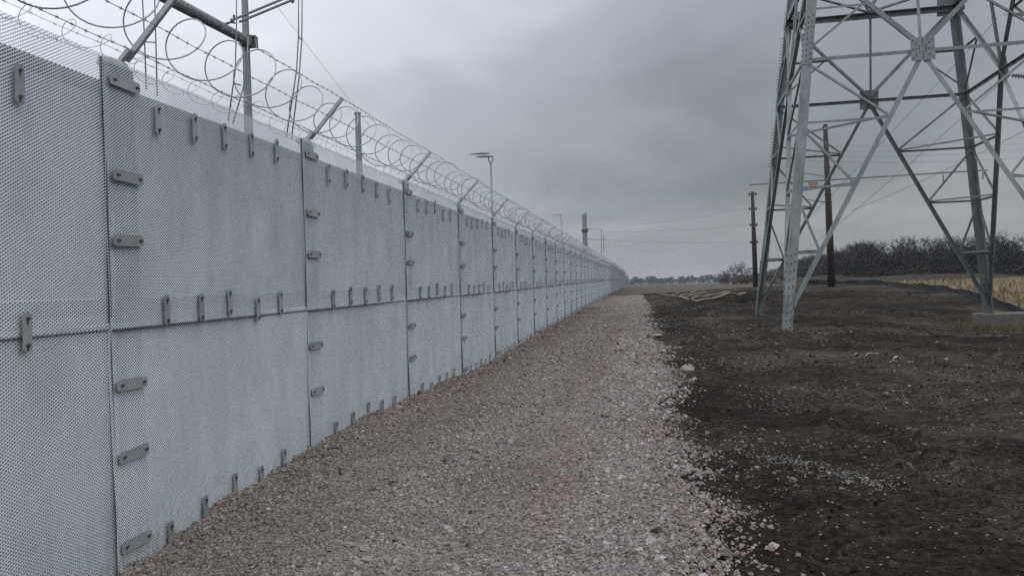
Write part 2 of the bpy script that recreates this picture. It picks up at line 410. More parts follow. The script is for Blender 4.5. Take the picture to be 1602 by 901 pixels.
# ------------------------------------------------------------------ ground
def graded(a, fine, b, step, lo, hi, grow=1.16):
    c = list(np.arange(a, b + 1e-6, step)); s = step; x = b
    while x < hi:
        s *= grow; x += s; c.append(x)
    s = step; x = a
    while x > lo:
        s *= grow; x -= s; c.insert(0, x)
    return np.array(c)
def grid_mesh(name, xs, ys, zf, mask=None, smooth=True):
    X, Y = np.meshgrid(xs, ys); Z = zf(X, Y)
    nx, ny = len(xs), len(ys)
    V = np.stack([X.ravel(), Y.ravel(), Z.ravel()], 1)
    i = np.arange(nx * ny).reshape(ny, nx)
    Fq = np.stack([i[:-1, :-1].ravel(), i[:-1, 1:].ravel(), i[1:, 1:].ravel(), i[1:, :-1].ravel()], 1)
    return mesh_np(name, V, Fq, smooth)
xs = graded(-4, 0, 13, .085, -2500, 2500, 1.07)
ysl = [-40, -20, -8, -2, 1]; y = 2.5
while y < 4200:
    ysl.append(y); y += max(.06, .0105 * y) if y < 90 else .0105 * y * (1 + (y - 90) / 300)
ys = np.array(ysl)
ground = mk('ground', grid_mesh('ground', xs, ys, height), M['soil'])
_v = np.empty(len(ground.data.vertices) * 3, dtype=np.float32); ground.data.vertices.foreach_get('co', _v); _v = _v.reshape(-1, 3).astype(float)
_X, _Y = _v[:, 0], _v[:, 1]; _d = _X - wallx(_Y) - edge_off(_Y)
_n = fbm(_X * .5, _Y * .35, 4, 101); _n2 = fbm(_X * .16, _Y * .30, 3, 102)
_damp = sstep(-.25, .35, _n + 1.0 * np.exp(-((_d - .9 - .9 * _n2) / 1.1) ** 2) - .35) * sstep(60, 30, _Y) + sstep(.25, .6, np.exp(-((_X - 17) / 8) ** 2 - ((_Y - 45) / 8) ** 2) + .5 * _n) + .8 * sstep(.0, .22, _n2) * sstep(1.5, 3, _d)
_a = ground.data.attributes.new('damp', 'FLOAT', 'POINT'); _a.data.foreach_set('value', np.clip(_damp, 0, 1).astype(np.float32))
tag(ground, 'dark churned bare soil beside the gravel path', 'ground', kind='structure')

# gravel path
pys = [-2.0, 0, 2]; y = 2.5
while y < 330: pys.append(y); y += max(.09, .012 * y)
pys = np.array(pys); tt = np.linspace(0, 1, 56)
Yg = np.repeat(pys[:, None], len(tt), 1); Eo = edge_off(Yg)
Xg = wallx(Yg) - .25 + (Eo + .25 + .12) * tt[None]
lift = .03 * sstep(0, .12, 1 - tt)[None] - .05 * sstep(.06, 0, 1 - tt)[None]
Zg = height(Xg, Yg) + lift
ii = np.arange(Yg.size).reshape(Yg.shape)
Fq = np.stack([ii[:-1, :-1].ravel(), ii[:-1, 1:].ravel(), ii[1:, 1:].ravel(), ii[1:, :-1].ravel()], 1)
gp = mk('gravel_path', mesh_np('gravel_path', np.stack([Xg.ravel(), Yg.ravel(), Zg.ravel()], 1), Fq, True), M['gravel'])
tag(gp, 'grey crushed stone maintenance path along the mesh wall', 'path', kind='structure')

# loose stones -------------------------------------------------------------
CUBE = np.array([(-1, -1, -1), (1, -1, -1), (1, 1, -1), (-1, 1, -1), (-1, -1, 1), (1, -1, 1), (1, 1, 1), (-1, 1, 1)], dtype=float)
CF = np.array([(0, 3, 2, 1), (4, 5, 6, 7), (0, 1, 5, 4), (1, 2, 6, 5), (2, 3, 7, 6), (3, 0, 4, 7)])
def stones(name, P, S, C, flat=.62):
    n = len(P)
    V = np.repeat(CUBE[None], n, 0) * .62
    V = V * RNG.uniform(.72, 1.12, (n, 8, 1)) + RNG.normal(0, .13, (n, 8, 3))
    V[:, 4:, :2] *= RNG.uniform(.45, .95, (n, 1, 1))
    V *= np.stack([RNG.uniform(.7, 1.25, n), RNG.uniform(.7, 1.1, n), RNG.uniform(.8, 1.2, n) * flat], 1)[:, None]
    a = RNG.uniform(0, 6.283, n); ti = RNG.normal(0, .38, n); tj = RNG.normal(0, .38, n)
    def rot(V, i, j, an):
        c, s = np.cos(an)[:, None], np.sin(an)[:, None]
        x = V[:, :, i] * c - V[:, :, j] * s; y = V[:, :, i] * s + V[:, :, j] * c
        V[:, :, i] = x; V[:, :, j] = y
    rot(V, 0, 2, ti); rot(V, 1, 2, tj); rot(V, 0, 1, a)
    V = V * S[:, None, None] + P[:, None]
    Fc = (CF[None] + (np.arange(n) * 8)[:, None, None]).reshape(-1, 4)
    me = mesh_np(name, V.reshape(-1, 3), Fc)
    at_ = me.attributes.new('stone_colour', 'FLOAT_COLOR', 'POINT')
    at_.data.foreach_set('color', np.repeat(np.concatenate([C, np.ones((n, 1))], 1), 8, 0).astype(np.float32).ravel())
    return mk(name, me, M['stone'])
def stone_cols(n, X, Y):
    g = np.clip(RNG.normal(.262, .062, n), .09, .48)
    wh = RNG.random(n) < .06; g[wh] = RNG.uniform(.30, .46, wh.sum()) * .9
    tint = np.stack([np.full(n, 1.0), RNG.normal(.905, .02, n), RNG.normal(.85, .035, n)], 1)
    C = g[:, None] * tint
    red = fbm(X * .55 + 4, Y * .22, 3, 71) + RNG.normal(0, .22, n) > .36
    C[red] = C[red] * np.array([.93, .83, .79])
    d = X - wallx(Y)
    wob = .25 * fbm(Y * .5, Y * 0 + 1.5, 2, 77)
    rs = RNG.random(n) < .62 * np.exp(-((d - 2.6 - wob) / .22) ** 2) * sstep(-.15, .15, fbm(Y * .8, X * 0, 3, 78)) + .45 * np.exp(-((d - .35) / .35) ** 2) * sstep(9, 12, Y)
    C[rs] = C[rs] * np.array([.92, .74, .68])
    muddy = (RNG.random(n) < np.clip((.5 - d) * .5 + .8 * fbm(X * .9, Y * .5, 3, 72), 0, .6))
    C[muddy] *= np.array([.76, .72, .67])
    pale = (d > 2.6) & (RNG.random(n) < .45)
    C[pale] *= np.array([1.08, 1.10, 1.12])
    wheel = np.exp(-((d - 2.35) / .3) ** 2) + np.exp(-((d - .9) / .3) ** 2)
    return np.clip(C * (1 - .12 * wheel)[:, None], .02, .6)
Ps = []; Ss = []
for (ya, yb, dens, s0) in ((3.2, 6.5, 2100, .0122), (6.5, 10, 1500, .0140), (10, 16, 780, .0170), (16, 28, 240, .024), (28, 50, 60, .032)):
    n = int((yb - ya) * (PATHW + .3) * dens)
    Y = RNG.uniform(ya, yb, n); E = edge_off(Y); d = -.03 + (E + .55) * RNG.random(n)
    keep = (d < E + .05 - .0) | (RNG.random(n) < np.exp(-(d - E) / .13)); Y = Y[keep]; d = d[keep]
    X = wallx(Y) + d; S = s0 * np.exp(RNG.normal(0, .46, len(Y)))
    big = d > 2.9; S[big] *= 1.06
    trk = np.exp(-((d - 2.45) / .28) ** 2) + np.exp(-((d - .95) / .28) ** 2); S = S * (1 - .3 * trk)
    Z = height(X, Y) + .03 * (d < edge_off(Y)) + S * .12
    Ps.append(np.stack([X, Y, Z], 1)); Ss.append(S)
P = np.concatenate(Ps); S = np.concatenate(Ss)
g = stones('gravel', P, S, stone_cols(len(P), P[:, 0], P[:, 1]))
tag(g, 'loose crushed limestone lying all over the path', 'gravel', kind='stuff')
# light chips scattered over the soil
n = 38000; Y = 3 + 52 * RNG.random(n) ** 1.6; d = edge_off(Y) + np.abs(RNG.exponential(2.6, n)) * (1 + Y * .05)
X = wallx(Y) + d
keep = (fbm(X * .5, Y * .5, 3, 81) + .5 * fbm(X * 2.2, Y * 2.2, 2, 82) > -.02 + .05 * sstep(0, 4, d - edge_off(Y))) & (X < 28)
X = X[keep]; Y = Y[keep]; n = len(X); S = .0078 * np.exp(RNG.normal(0, .55, n)) * (1 + Y * .026)
_sa, _sb = on_ground(1195, 718), on_ground(1392, 760); ns = 1500; _t = RNG.random(ns)
X = np.concatenate([X, _sa.x + (_sb.x - _sa.x) * _t + RNG.normal(0, .10, ns)]); Y = np.concatenate([Y, _sa.y + (_sb.y - _sa.y) * _t + RNG.normal(0, .13, ns)])
S = np.concatenate([S, .0085 * np.exp(RNG.normal(0, .4, ns))]); n = len(X)
C = np.clip(RNG.normal(.15, .075, n), .03, .42)[:, None] * np.stack([np.ones(n), np.full(n, .95), np.full(n, .88)], 1)
g = stones('stone_chips', np.stack([X, Y, height(X, Y) + S * .15], 1), S, C)
tag(g, 'pale stone chips strewn across the dark soil', 'stone chips', kind='stuff')
# clods
n = 24000; Y = 3.2 + 45 * RNG.random(n) ** 2.1; X = wallx(Y) + edge_off(Y) + .1 + RNG.random(n) * (9 + Y * .3)
keep = fbm(X * .35, Y * .7, 2, 15) + .4 * fbm(X * 1.5, Y * 1.5, 2, 92) > -.02; X = X[keep]; Y = Y[keep]; n = len(X)
S = .0085 * np.exp(RNG.normal(0, .62, n)) * (1 + Y * .025)
C = RNG.uniform(.012, .050, n)[:, None] * np.array([1, .82, .67])
g = stones('soil_clods', np.stack([X, Y, height(X, Y) + S * .1], 1), S, C, .8)
tag(g, 'dark soil clods churned up beside the path', 'soil clods', kind='stuff')

# pale farmland beyond the mound, and the far plain
def patch(name, quad, nu, nv, lift, mat):
    q = [np.array(p, dtype=float) for p in quad]
    u = np.linspace(0, 1, nu)[None]; v = np.linspace(0, 1, nv)[:, None]
    X = (q[0][0] * (1 - u) + q[1][0] * u) * (1 - v) + (q[3][0] * (1 - u) + q[2][0] * u) * v
    Y = (q[0][1] * (1 - u) + q[1][1] * u) * (1 - v) + (q[3][1] * (1 - u) + q[2][1] * u) * v
    Z = height(X, Y) + lift
    i = np.arange(X.size).reshape(X.shape)
    Fq = np.stack([i[:-1, :-1].ravel(), i[:-1, 1:].ravel(), i[1:, 1:].ravel(), i[1:, :-1].ravel()], 1)
    return mk(name, mesh_np(name, np.stack([X.ravel(), Y.ravel(), Z.ravel()], 1), Fq, True), mat)
tag(patch('stubble_field', [(24.6, 37.6), (90, 24), (190, 205), (33, 76)], 70, 90, .05, M['field']), 'harvested corn field beyond the silt fence', 'field', kind='structure')
tag(patch('far_field', [(-250, 95), (33, 84), (420, 1500), (-900, 1500)], 60, 120, .06, M['farfield']), 'pale winter farmland on the horizon', 'field', kind='structure')

# ------------------------------------------------------------------ the wall
PHI = math.pi / 2 - WA
def wall_pt(Y, out=0.0, z=0.0):
    p = Vector((float(wallx(Y)), Y, z)); return p + WN * out
seams = [1.65, 5.22, 8.31]
while seams[-1] < 96: seams.append(seams[-1] + 3.59)
wall = empty('security_wall', (float(wallx(6)), 6, 0), 'long grey wall of overlapping expanded metal sheets beside the gravel path', 'wall')
WI = wall.matrix_basis.inverted() if False else Matrix.Translation(-wall.location)
def wmat(Y, out, z, slope=0.0, dz=0.0, sx=1.0):
    """local frame on the wall: x along the wall, y into it, z up"""
    return WI @ (Matrix.Translation(wall_pt(Y, out, z)) @ Matrix.Rotation(PHI + dz, 4, 'Z') @ Matrix.Rotation(-slope, 4, 'Y') @ Matrix.Diagonal((sx, 1, 1, 1)))
def expanded(name, length, h, seed):
    Lw, Sw = .036, .0205
    nu = int(length / Lw); nv = int(h / (Sw / 2))
    # strands zigzag between bonds; every strand is a flat ribbon tipped out of the sheet
    i = np.arange(nu * 2)[None]; j = np.arange(nv)[:, None]
    x0 = (i * Lw / 2 + 0 * j); x1 = x0 + Lw / 2
    up = ((i + j) % 2 == 0)
    zb = j * Sw / 2 + 0 * i
    z0 = np.where(up, zb, zb + Sw / 2); z1 = np.where(up, zb + Sw / 2, zb)
    x0 = x0.ravel(); x1 = x1.ravel(); z0 = z0.ravel(); z1 = z1.ravel()
    wz, wy = .0040, .0011            # half ribbon width: rises towards the viewer's side edge -> faces up and out
    n = len(x0); V = np.zeros((n, 4, 3))
    V[:, 0] = np.stack([x0, np.full(n, wy), z0 + wz], 1); V[:, 1] = np.stack([x1, np.full(n, wy), z1 + wz], 1)
    V[:, 2] = np.stack([x1, np.full(n, -wy), z1 - wz], 1); V[:, 3] = np.stack([x0, np.full(n, -wy), z0 - wz], 1)
    # real sheets are never flat: shallow buckles, and small kinks in single strands
    V[:, :, 1] += .016 * fbm(V[:, :, 0] * 1.1, V[:, :, 2] * 1.4, 3, seed) + .0012 * vnoise(V[:, :, 0] * 31, V[:, :, 2] * 57, seed + 5)
    V[:, :, 2] += .004 * fbm(V[:, :, 0] * 1.7, V[:, :, 2] * .9, 3, seed + 2)
    Fq = np.arange(n * 4).reshape(n, 4)[:, [0, 3, 2, 1]]
    me = mesh_np(name, V.reshape(-1, 3), Fq); me.materials.append(M['meshlo' if 'lower' in name else 'mesh']); return me
PL = 3.66
me_up = expanded('mesh_sheet', PL + .10, 1.80, 3)
me_lo = expanded('mesh_sheet_lower', PL + .10, 2.02, 9)
def bevel_plate(name, hx, hz, th, mats):
    """flat steel clip with clipped corners, two slots and bolt heads"""
    mb = MB(); c = .012
    pr = [(-hx + c, -hz), (hx - c, -hz), (hx, -hz + c), (hx, hz - c), (hx - c, hz), (-hx + c, hz), (-hx, hz - c), (-hx, -hz + c)]
    vs = [(x, -th, z) for x, z in pr] + [(x, 0, z) for x, z in pr]
    mb.add(vs, [(i, (i + 1) % 8, 8 + (i + 1) % 8, 8 + i) for i in range(8)])
    mb.add([(x, -th, z) for x, z in pr], [(0, 1, 2, 7), (7, 2, 3, 6), (6, 3, 4, 5)])
    n0 = len(mb.f4)
    lx = hx > hz
    for s in (-1, 1):
        cx, cz = (s * (hx - .04), 0) if lx else (0, s * (hz - .035))
        mb.tube((cx, -th, cz), (cx, -th - .012, cz), .011, .010, 6)
        # dark slot beside the bolt
        dx, dz = (.016, 0) if lx else (0, -.016)
        mb.box((cx + dx, -th - .001, cz + dz), (.017 if lx else .006, .0012, .006 if lx else .017))
    me = mb.mesh(name)
    for m_ in mats: me.materials.append(m_)
    k = np.zeros(len(me.polygons), dtype=np.int32); k[n0:] = 1
    # triangles come after quads: bolt caps
    me.polygons.foreach_set('material_index', k); return me
me_ch = bevel_plate('clip_plate', .158, .037, .006, [M['clip'], M['bolt']])
me_cv = bevel_plate('clip_strap', .033, .110, .006, [M['clip'], M['bolt']])
me_back = MB().box((0, 0, 0), (.5, .02, .5)).mesh('backing'); me_back.materials.append(M['backing'])
me_post = MB().box((0, 0, 0), (.17, .07, .5)).mesh('post'); me_post.materials.append(M['post'])
me_strip = MB().box((0, 0, 0), (.5, .004, .5)).mesh('lap_strip'); me_strip.materials.append(M['post'])
me_seam_shade = MB().box((0, 0, 0), (.5, .5, .5)).mesh('seam_shade'); me_seam_shade.materials.append(M['post'])
me_rail = MB().box((0, 0, 0), (.5, .03, .5)).mesh('rail'); me_rail.materials.append(M['rail'])
mb = MB()
pr = [(-.10, -.05), (.10, -.05), (.10, .05), (-.10, .05)]
mb.add([(x, y, 0) for x, y in pr] + [(x * .97, y * .95, .035) for x, y in pr] + [(x * .85, y * .8, .05) for x, y in pr],
       [(0, 1, 5, 4), (1, 2, 6, 5), (2, 3, 7, 6), (3, 0, 4, 7), (4, 5, 9, 8), (5, 6, 10, 9), (6, 7, 11, 10), (7, 4, 8, 11), (8, 9, 10, 11), (0, 3, 2, 1)])
me_cap = mb.mesh('post_cap'); me_cap.materials.append(M['cap'])
mb = MB(); ARM = .56
a0, a1 = Vector((0, -.02, .0)), Vector((0, -.02 - ARM * .68, ARM * .735))
mb.angle(a0, a1, (1, 0, 0), (0, .7, .7), .031, .006, .036)
mb.angle(a0 + Vector((-.004, .03, -.02)), a0 + Vector((-.004, -.05, .065)), (-1, 0, 0), (0, 1, 1), .04, .006, .05)
mb.tube(a0 + Vector((.03, .0, .05)), a0 + Vector((.03, -.02, .03)), .012, .012, 6)
me_arm = mb.mesh('support_arm'); me_arm.materials.append(M['galv'])
rnd = random.Random(5)
MID = 1.72
far_clips = MB()
def put_clip(me, mw, k):
    if k < 14: inst('clip', me, wall, mw)
    else:
        far_clips.add([mw @ v.co for v in me.vertices], [tuple(p.vertices) for p in me.polygons if len(p.vertices) == 4], [tuple(p.vertices) for p in me.polygons if len(p.vertices) == 3])
for k in range(len(seams) - 1):
    Ya, Yb = seams[k], seams[k + 1]
    za, zb = float(ztop(Ya)), float(ztop(Yb)); ln = (Yb - Ya) / math.cos(WA); sl = math.atan2(zb - za, ln)
    sx = ln / PL; j = lambda s: rnd.uniform(-s, s)
    inst('mesh_panel', me_up, wall, wmat(Ya, .018 + j(.003), za - 1.79 + j(.01), sl, .0050 + j(.0008), sx))
    inst('mesh_panel', me_lo, wall, wmat(Ya, .006 + j(.002), za - MID - 2.055, sl, .0042 + j(.0008), sx))
    gz = min(hz1(float(wallx(Y)) + .1, Y) for Y in (Ya, (Ya + Yb) / 2, Yb)) - .25
    def slab(name, me, x0, x1, z0, z1, y, kind=None):
        mw = wmat(Ya, -y, za, sl) @ Matrix.Translation(((x0 + x1) / 2, 0, (z0 + z1) / 2)) @ Matrix.Diagonal((x1 - x0, 1, z1 - z0, 1))
        return inst(name, me, wall, mw)
    slab('backing_panel', me_back, .36, ln + .30, -MID + .13, -.255, .05)
    slab('backing_panel', me_back, .36, ln + .30, gz - za, -MID + .02, .052)
    slab('rail', me_rail, .36, ln + .30, -.252, -.155, .06)
    slab('rail', me_rail, .36, ln + .30, -MID + .023, -MID + .127, .062)
    mw = wmat(Ya, -.09, 0, 0) @ Matrix.Translation((.36, .09, (gz + za - .40) / 2)) @ Matrix.Diagonal((.6, 1, za - .40 - gz, 1))
    inst('post', me_post, wall, mw)
    slab('lap_strip', me_strip, .02, .355, gz - za, -.02, .016)
    inst('post_cap', me_cap, wall, wmat(Ya, -.05, za - .03, sl) @ Matrix.Translation((.19, 0, 0)))
    inst('support_arm', me_arm, wall, wmat(Ya, -.02, za + .02, sl + j(.03)) @ Matrix.Translation((.26 + j(.01), 0, 0)) @ Matrix.Rotation(j(.03), 4, 'Z'))
    for (x0, x1, z0, z1, y0, y1) in ((-.006, .002, -MID + .0, -.01, -.014, .010), (-.005, .002, gz - za, -MID - .02, -.004, .012), (.01, ln - .01, -MID - .082, -MID - .073, -.036, .012)):  # thin dark bars standing in for the shaded gap along the sheet edges
        inst('seam_shade', me_seam_shade, wall, wmat(Ya, 0, za, sl, .009) @ Matrix.Translation(((x0 + x1) / 2, (y0 + y1) / 2, (z0 + z1) / 2)) @ Matrix.Diagonal((x1 - x0, y1 - y0, z1 - z0, 1)))
    # clips across the vertical lap
    for dz in (.14, .78, 1.22, 2.18, 2.65, 3.25):
        o = (.024 if dz < 1.7 else .014)
        put_clip(me_ch, wmat(Ya, o + .012, za - dz + j(.015), sl + j(.03)) @ Matrix.Translation((.19 + j(.01), 0, 0)), k)
    for q in range(5):
        x = ln * (.185 + .152 * q)
        put_clip(me_cv, wmat(Ya, .034 - .0045 * x + .004, za - .30 + j(.012), sl + j(.03)) @ Matrix.Translation((x + j(.02), 0, 0)), k)
        put_clip(me_cv, wmat(Ya, .034 - .0045 * x + .004, za - MID + .03 + j(.012), sl + j(.03)) @ Matrix.Translation((x + j(.02), 0, 0)), k)
        Yq = Ya + x * math.cos(WA); gq = hz1(float(wallx(Yq)) + .06, Yq)
        put_clip(me_cv, wmat(Yq, .026 - .0040 * x + .004, gq + .085 + j(.02), 0, j(.02)), k)
o = far_clips.build('distant_clips', M['clip'], wall); tag(o, kind='stuff')
# the far run of the wall, where single sheets are too small to tell apart
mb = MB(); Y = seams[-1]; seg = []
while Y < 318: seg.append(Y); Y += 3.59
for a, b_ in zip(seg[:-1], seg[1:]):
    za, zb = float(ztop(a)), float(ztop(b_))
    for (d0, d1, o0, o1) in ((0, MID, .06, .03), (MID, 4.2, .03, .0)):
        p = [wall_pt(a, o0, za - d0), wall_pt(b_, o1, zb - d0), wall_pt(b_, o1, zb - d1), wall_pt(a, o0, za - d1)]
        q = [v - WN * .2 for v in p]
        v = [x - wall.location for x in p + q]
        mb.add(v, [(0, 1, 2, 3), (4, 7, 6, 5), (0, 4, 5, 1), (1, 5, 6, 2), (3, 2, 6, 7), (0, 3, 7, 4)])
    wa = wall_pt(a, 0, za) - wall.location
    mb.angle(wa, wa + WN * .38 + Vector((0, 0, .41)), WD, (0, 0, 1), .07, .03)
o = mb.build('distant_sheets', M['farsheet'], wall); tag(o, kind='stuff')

# ------------------------------------------------------------------ wire on the wall
def wtop(Y, out, dz): return wall_pt(Y, out, float(ztop(Y)) + dz)
def seamY(Y):
    return min(seams, key=lambda s: abs(s - Y))
def strand(frac, label, name='barbed_wire', back=None, r=.0028, far=180):
    mb = MB(); pts = []; rr = []
    Y = 1.0
    while Y < far:
        sag = -.012 * abs(math.sin(math.pi * (Y - 5.3) / 3.59))
        if back is None: p = wtop(Y, -.02 + .02 + ARM * .68 * frac, .02 + ARM * .735 * frac + sag)
        else: p = wtop(Y, back[0], back[1] + sag)
        pts.append(p + Vector((0, 0, .004 * math.sin(Y * 7.1)))); rr.append(r * (1 + max(0, Y - 20) / 60)); Y += .45 if Y < 30 else 2.0
    mb.path(pts, rr, 5)
    Y = 2.0
    while Y < 30:
        i = min(range(len(pts)), key=lambda q: abs(pts[q].y - Y)) if False else None
        sag = -.012 * abs(math.sin(math.pi * (Y - 5.3) / 3.59))
        p = wtop(Y, ARM * .68 * frac, .02 + ARM * .735 * frac + sag) if back is None else wtop(Y, back[0], back[1] + sag)
        p = p + Vector((0, 0, .004 * math.sin(Y * 7.1)))
        mb.tube(p - WD * .012, p + WD * .012, r * 2.1, r * 2.1, 5)
        for q in range(2):
            dv = (WN * math.cos(Y * 9 + q * 1.7) + Vector((0, 0, 1)) * math.sin(Y * 9 + q * 1.7) + WD * rnd.uniform(-.5, .5)).normalized() * .020
            mb.tube(p - dv, p + dv, r * .55, r * .3, 3, False)
        Y += .125 if back is None else .2
    o = mb.build(name, M['wire'], None); tag(o, label, 'barbed wire', 'wire strands along the wall top'); return o
strand(1.0, 'uppermost barbed wire strand, strung through the tips of the slanted arms')
strand(.58, 'barbed wire strand at half height of the slanted arms')
strand(.17, 'lowest barbed wire strand on the slanted arms, near their feet')
strand(0, 'thin barbed wire strand low behind the mesh edge', back=(-.14, .05), r=.0016, far=60)
strand(0, 'thin barbed wire strand behind the arms, through the small coil', back=(-.15, .15), r=.0016, far=60)
def coil(name, R, pitch, out, dz, r, far, label, barbs, phase=0.0):
    mb = MB(); pts = []; rr = []; Y = 1.2; n = 28
    while Y < far:
        n = 28 if Y < 25 else (16 if Y < 70 else 10)
        ph = 2 * math.pi * (Y - 5.0) / pitch + phase
        # loops bunch: the wire stands nearly upright, then sweeps low to the next loop
        Ye = Y + .13 * pitch * math.sin(ph + .6)
        jr = R * (1 + .09 * math.sin(Y * 1.9) + .06 * math.sin(Y * 5.3) + .04 * math.sin(Y * 11.7))
        pts.append(wtop(Ye, out + jr * math.cos(ph), dz + jr * math.sin(ph) + .03 * math.sin(Y * 2.7) + .015 * math.sin(Y * 6.1))); rr.append(r * (1 + max(0, Y - 12) / 40))
        Y += pitch / n
    mb.path(pts, rr, 5 if r > .003 else 4)
    if barbs:
        acc = 0
        for i in range(1, len(pts)):
            if pts[i].y > 26: break
            acc += (pts[i] - pts[i - 1]).length
            if acc > .095:
                acc = 0; t_ = (pts[i] - pts[i - 1]).normalized(); s_ = t_.cross(WD).normalized() if abs(t_.dot(WD)) < .95 else Vector((0, 0, 1)); p = pts[i]
                for sg in (-1, 1):
                    # razor barb: thin four pointed plate around the core
                    mb.add([p - t_ * .036 + s_ * sg * .018, p + s_ * sg * .004 - t_ * .010, p + s_ * sg * .004 + t_ * .010, p + t_ * .036 + s_ * sg * .018, p],
                           [], [(0, 1, 4), (4, 2, 3), (4, 1, 0), (3, 2, 4)])
    o = mb.build(name, M['wire'], None, True); tag(o, label, 'razor wire'); return o
coil('razor_wire_coil', .225, .56, .02, .355, .0058, 190, 'wide coil of razor wire looping along the top of the mesh wall', True, 1.1)
coil('small_wire_coil', .085, .36, -.12, .095, .0022, 60, 'small thin wire coil low behind the razor wire, at the mesh edge', False, .4)

# ------------------------------------------------------------------ lattice tower
TA = Vector((8.9, 26.4, 0)); SIDE = 9.63; TH = math.radians(11.7)
tu = Vector((math.cos(TH), -math.sin(TH), 0)); tv = Vector((math.sin(TH), math.cos(TH), 0)); tz = Vector((0, 0, 1))
TC = TA + (tu + tv) * SIDE / 2
tower = empty('lattice_tower', TC, 'tall grey green lattice steel transmission tower standing on the bare soil', 'tower')
BAT = .115
ZP, Z2, Z3 = 9.15, 12.65, 17.2
def corner(ix, iy, z):
    hw = SIDE / 2 - BAT * z; return tu * (ix * hw) + tv * (iy * hw) + tz * z
def member(name, p, q, u, v, wd, t=None, wv=None):
    return MB().angle(p, q, u, v, wd, t or wd * .1, wv).build(name, M['tower'], tower)
corners = [(-1, -1), (-1, 1), (1, 1), (1, -1)]     # A, B, C, D
bolt_me = MB().tube((0, 0, 0), (0, 0, .022), .026, .022, 6).mesh('bolt'); bolt_me.materials.append(M['bolt'])
stepb = MB().tube((0, 0, 0), (0, 0, .075), .013, .013, 5).tube((0, 0, .065), (0, 0, .09), .022, .022, 6).mesh('step_bolt'); stepb.materials.append(M['tower'])
def orient(p, d):
    return Matrix.Translation(p) @ d.to_track_quat('Z', 'Y').to_matrix().to_4x4()
for ci, (ix, iy) in enumerate(corners):
    zb = -.6 if ci != 2 else -.02
    iu, iv = tu * -ix, tv * -iy
    zs = 5.6
    leg = member('leg', corner(ix, iy, zb), corner(ix, iy, Z3), iu, iv, .31, .032)
    # splice plates, bolted over the leg at the foot and at the panel point
    for (z0, z1) in ((0.05 if ci == 2 else -.1, 2.6), (ZP - .2, ZP + 1.6)):
        sp_ = MB().angle(corner(ix, iy, z0) - iu * .018 - iv * .018, corner(ix, iy, z1) - iu * .018 - iv * .018, iu, iv, .28, .016).build('splice_plate', M['tower'], leg)
        z = z0 + .12
        while z < z1:
            for off in (.09, .22):
                pc = corner(ix, iy, z + (.05 if off > .1 else 0))
                inst('bolt', bolt_me, leg, orient(pc + iu * off - iv * .018, -iv)); inst('bolt', bolt_me, leg, orient(pc + iv * off - iu * .018, -iu))
            z += .19 if z0 > 3 else .27
    if ci == 1:
        z = 6.6
        while z < Z2 - .6:
            if not 8.2 < z < 9.6: inst('step_bolt', stepb, leg, orient(corner(ix, iy, z) + iv * .12, -iu))
            z += .13
    if ci == 0:
        for z in np.arange(3.2, 12.4, .95): inst('step_bolt', stepb, leg, orient(corner(ix, iy, float(z)) + iv * .12, -iu))
def lerp(a, b, t): return a * (1 - t) + b * t
RW, DW = .072, .145
facenodes = []
for fi in range(4):
    c0, c1 = corners[fi], corners[(fi + 1) % 4]
    fdir = (corner(*c1, 0) - corner(*c0, 0)).normalized(); inw = -(corner(*c0, 0) + corner(*c1, 0)).normalized()
    P = lerp(corner(*c0, ZP), corner(*c1, ZP), .5)
    outn = -inw; plate_n = (outn + tz * BAT).normalized()
    # face plate with bolts
    pu = fdir; pv = plate_n.cross(fdir).normalized()
    pm = MB().obox(P + plate_n * .02, pu, pv, plate_n, (.37, .40, .012)).build('gusset_plate', M['tower'], tower)
    for a in range(-3, 4):
        for b_ in range(-3, 4):
            if (abs(a) == abs(b_) or a * b_ == 0) and (a or b_):
                inst('bolt', bolt_me, pm, orient(P + plate_n * .03 + pu * a * .1 + pv * b_ * .1, plate_n))
    member('horizontal_strut', corner(*c0, ZP), corner(*c1, ZP), tz * -1, inw, .12)
    T0, T1 = corner(*c0, Z2), corner(*c1, Z2); TM = lerp(T0, T1, .5)
    member('horizontal_strut', T0, T1, tz * -1, inw, .22)
    member('hanger', P, TM, fdir, inw, .10)
    nodes = {}
    for s, (ca, cb) in enumerate(((c0, c1), (c1, c0))):
        base = corner(*ca, .35)
        dr = fdir if s == 0 else -fdir
        member('diagonal_brace', base, P, dr, inw, DW)
        member('diagonal_brace', P, corner(*ca, Z2 - .05), tz, inw, DW)
        pts = []
        for q, fr in enumerate((.25, .5, .75)):
            z = .35 + (ZP - .35) * fr; nde = lerp(base, P, fr); lg = corner(*ca, z); pts.append(nde)
            member('redundant_strut', lg, nde, tz * -1, inw, RW)
            zu = .35 + (ZP - .35) * (fr + .25)
            member('redundant_strut', corner(*ca, zu - .1), nde + tz * .05, dr, inw, RW)
        um = lerp(P, corner(*ca, Z2), .5)
        member('redundant_strut', corner(*ca, ZP + .12), um, tz, inw, RW)
        member('redundant_strut', corner(*ca, (ZP + Z2) / 2), um, tz * -1, inw, RW)
        nodes[ca] = pts
        # gusset at the upper panel point on the leg
        gp_ = corner(*ca, Z2) + dr * .38 + outn * .02
        MB().obox(gp_, dr, pv, plate_n, (.36, .36, .012)).build('gusset_plate', M['tower'], tower)
        # next bay up
        member('diagonal_brace', TM, corner(*ca, Z3), tz, inw, DW)
    facenodes.append(nodes)
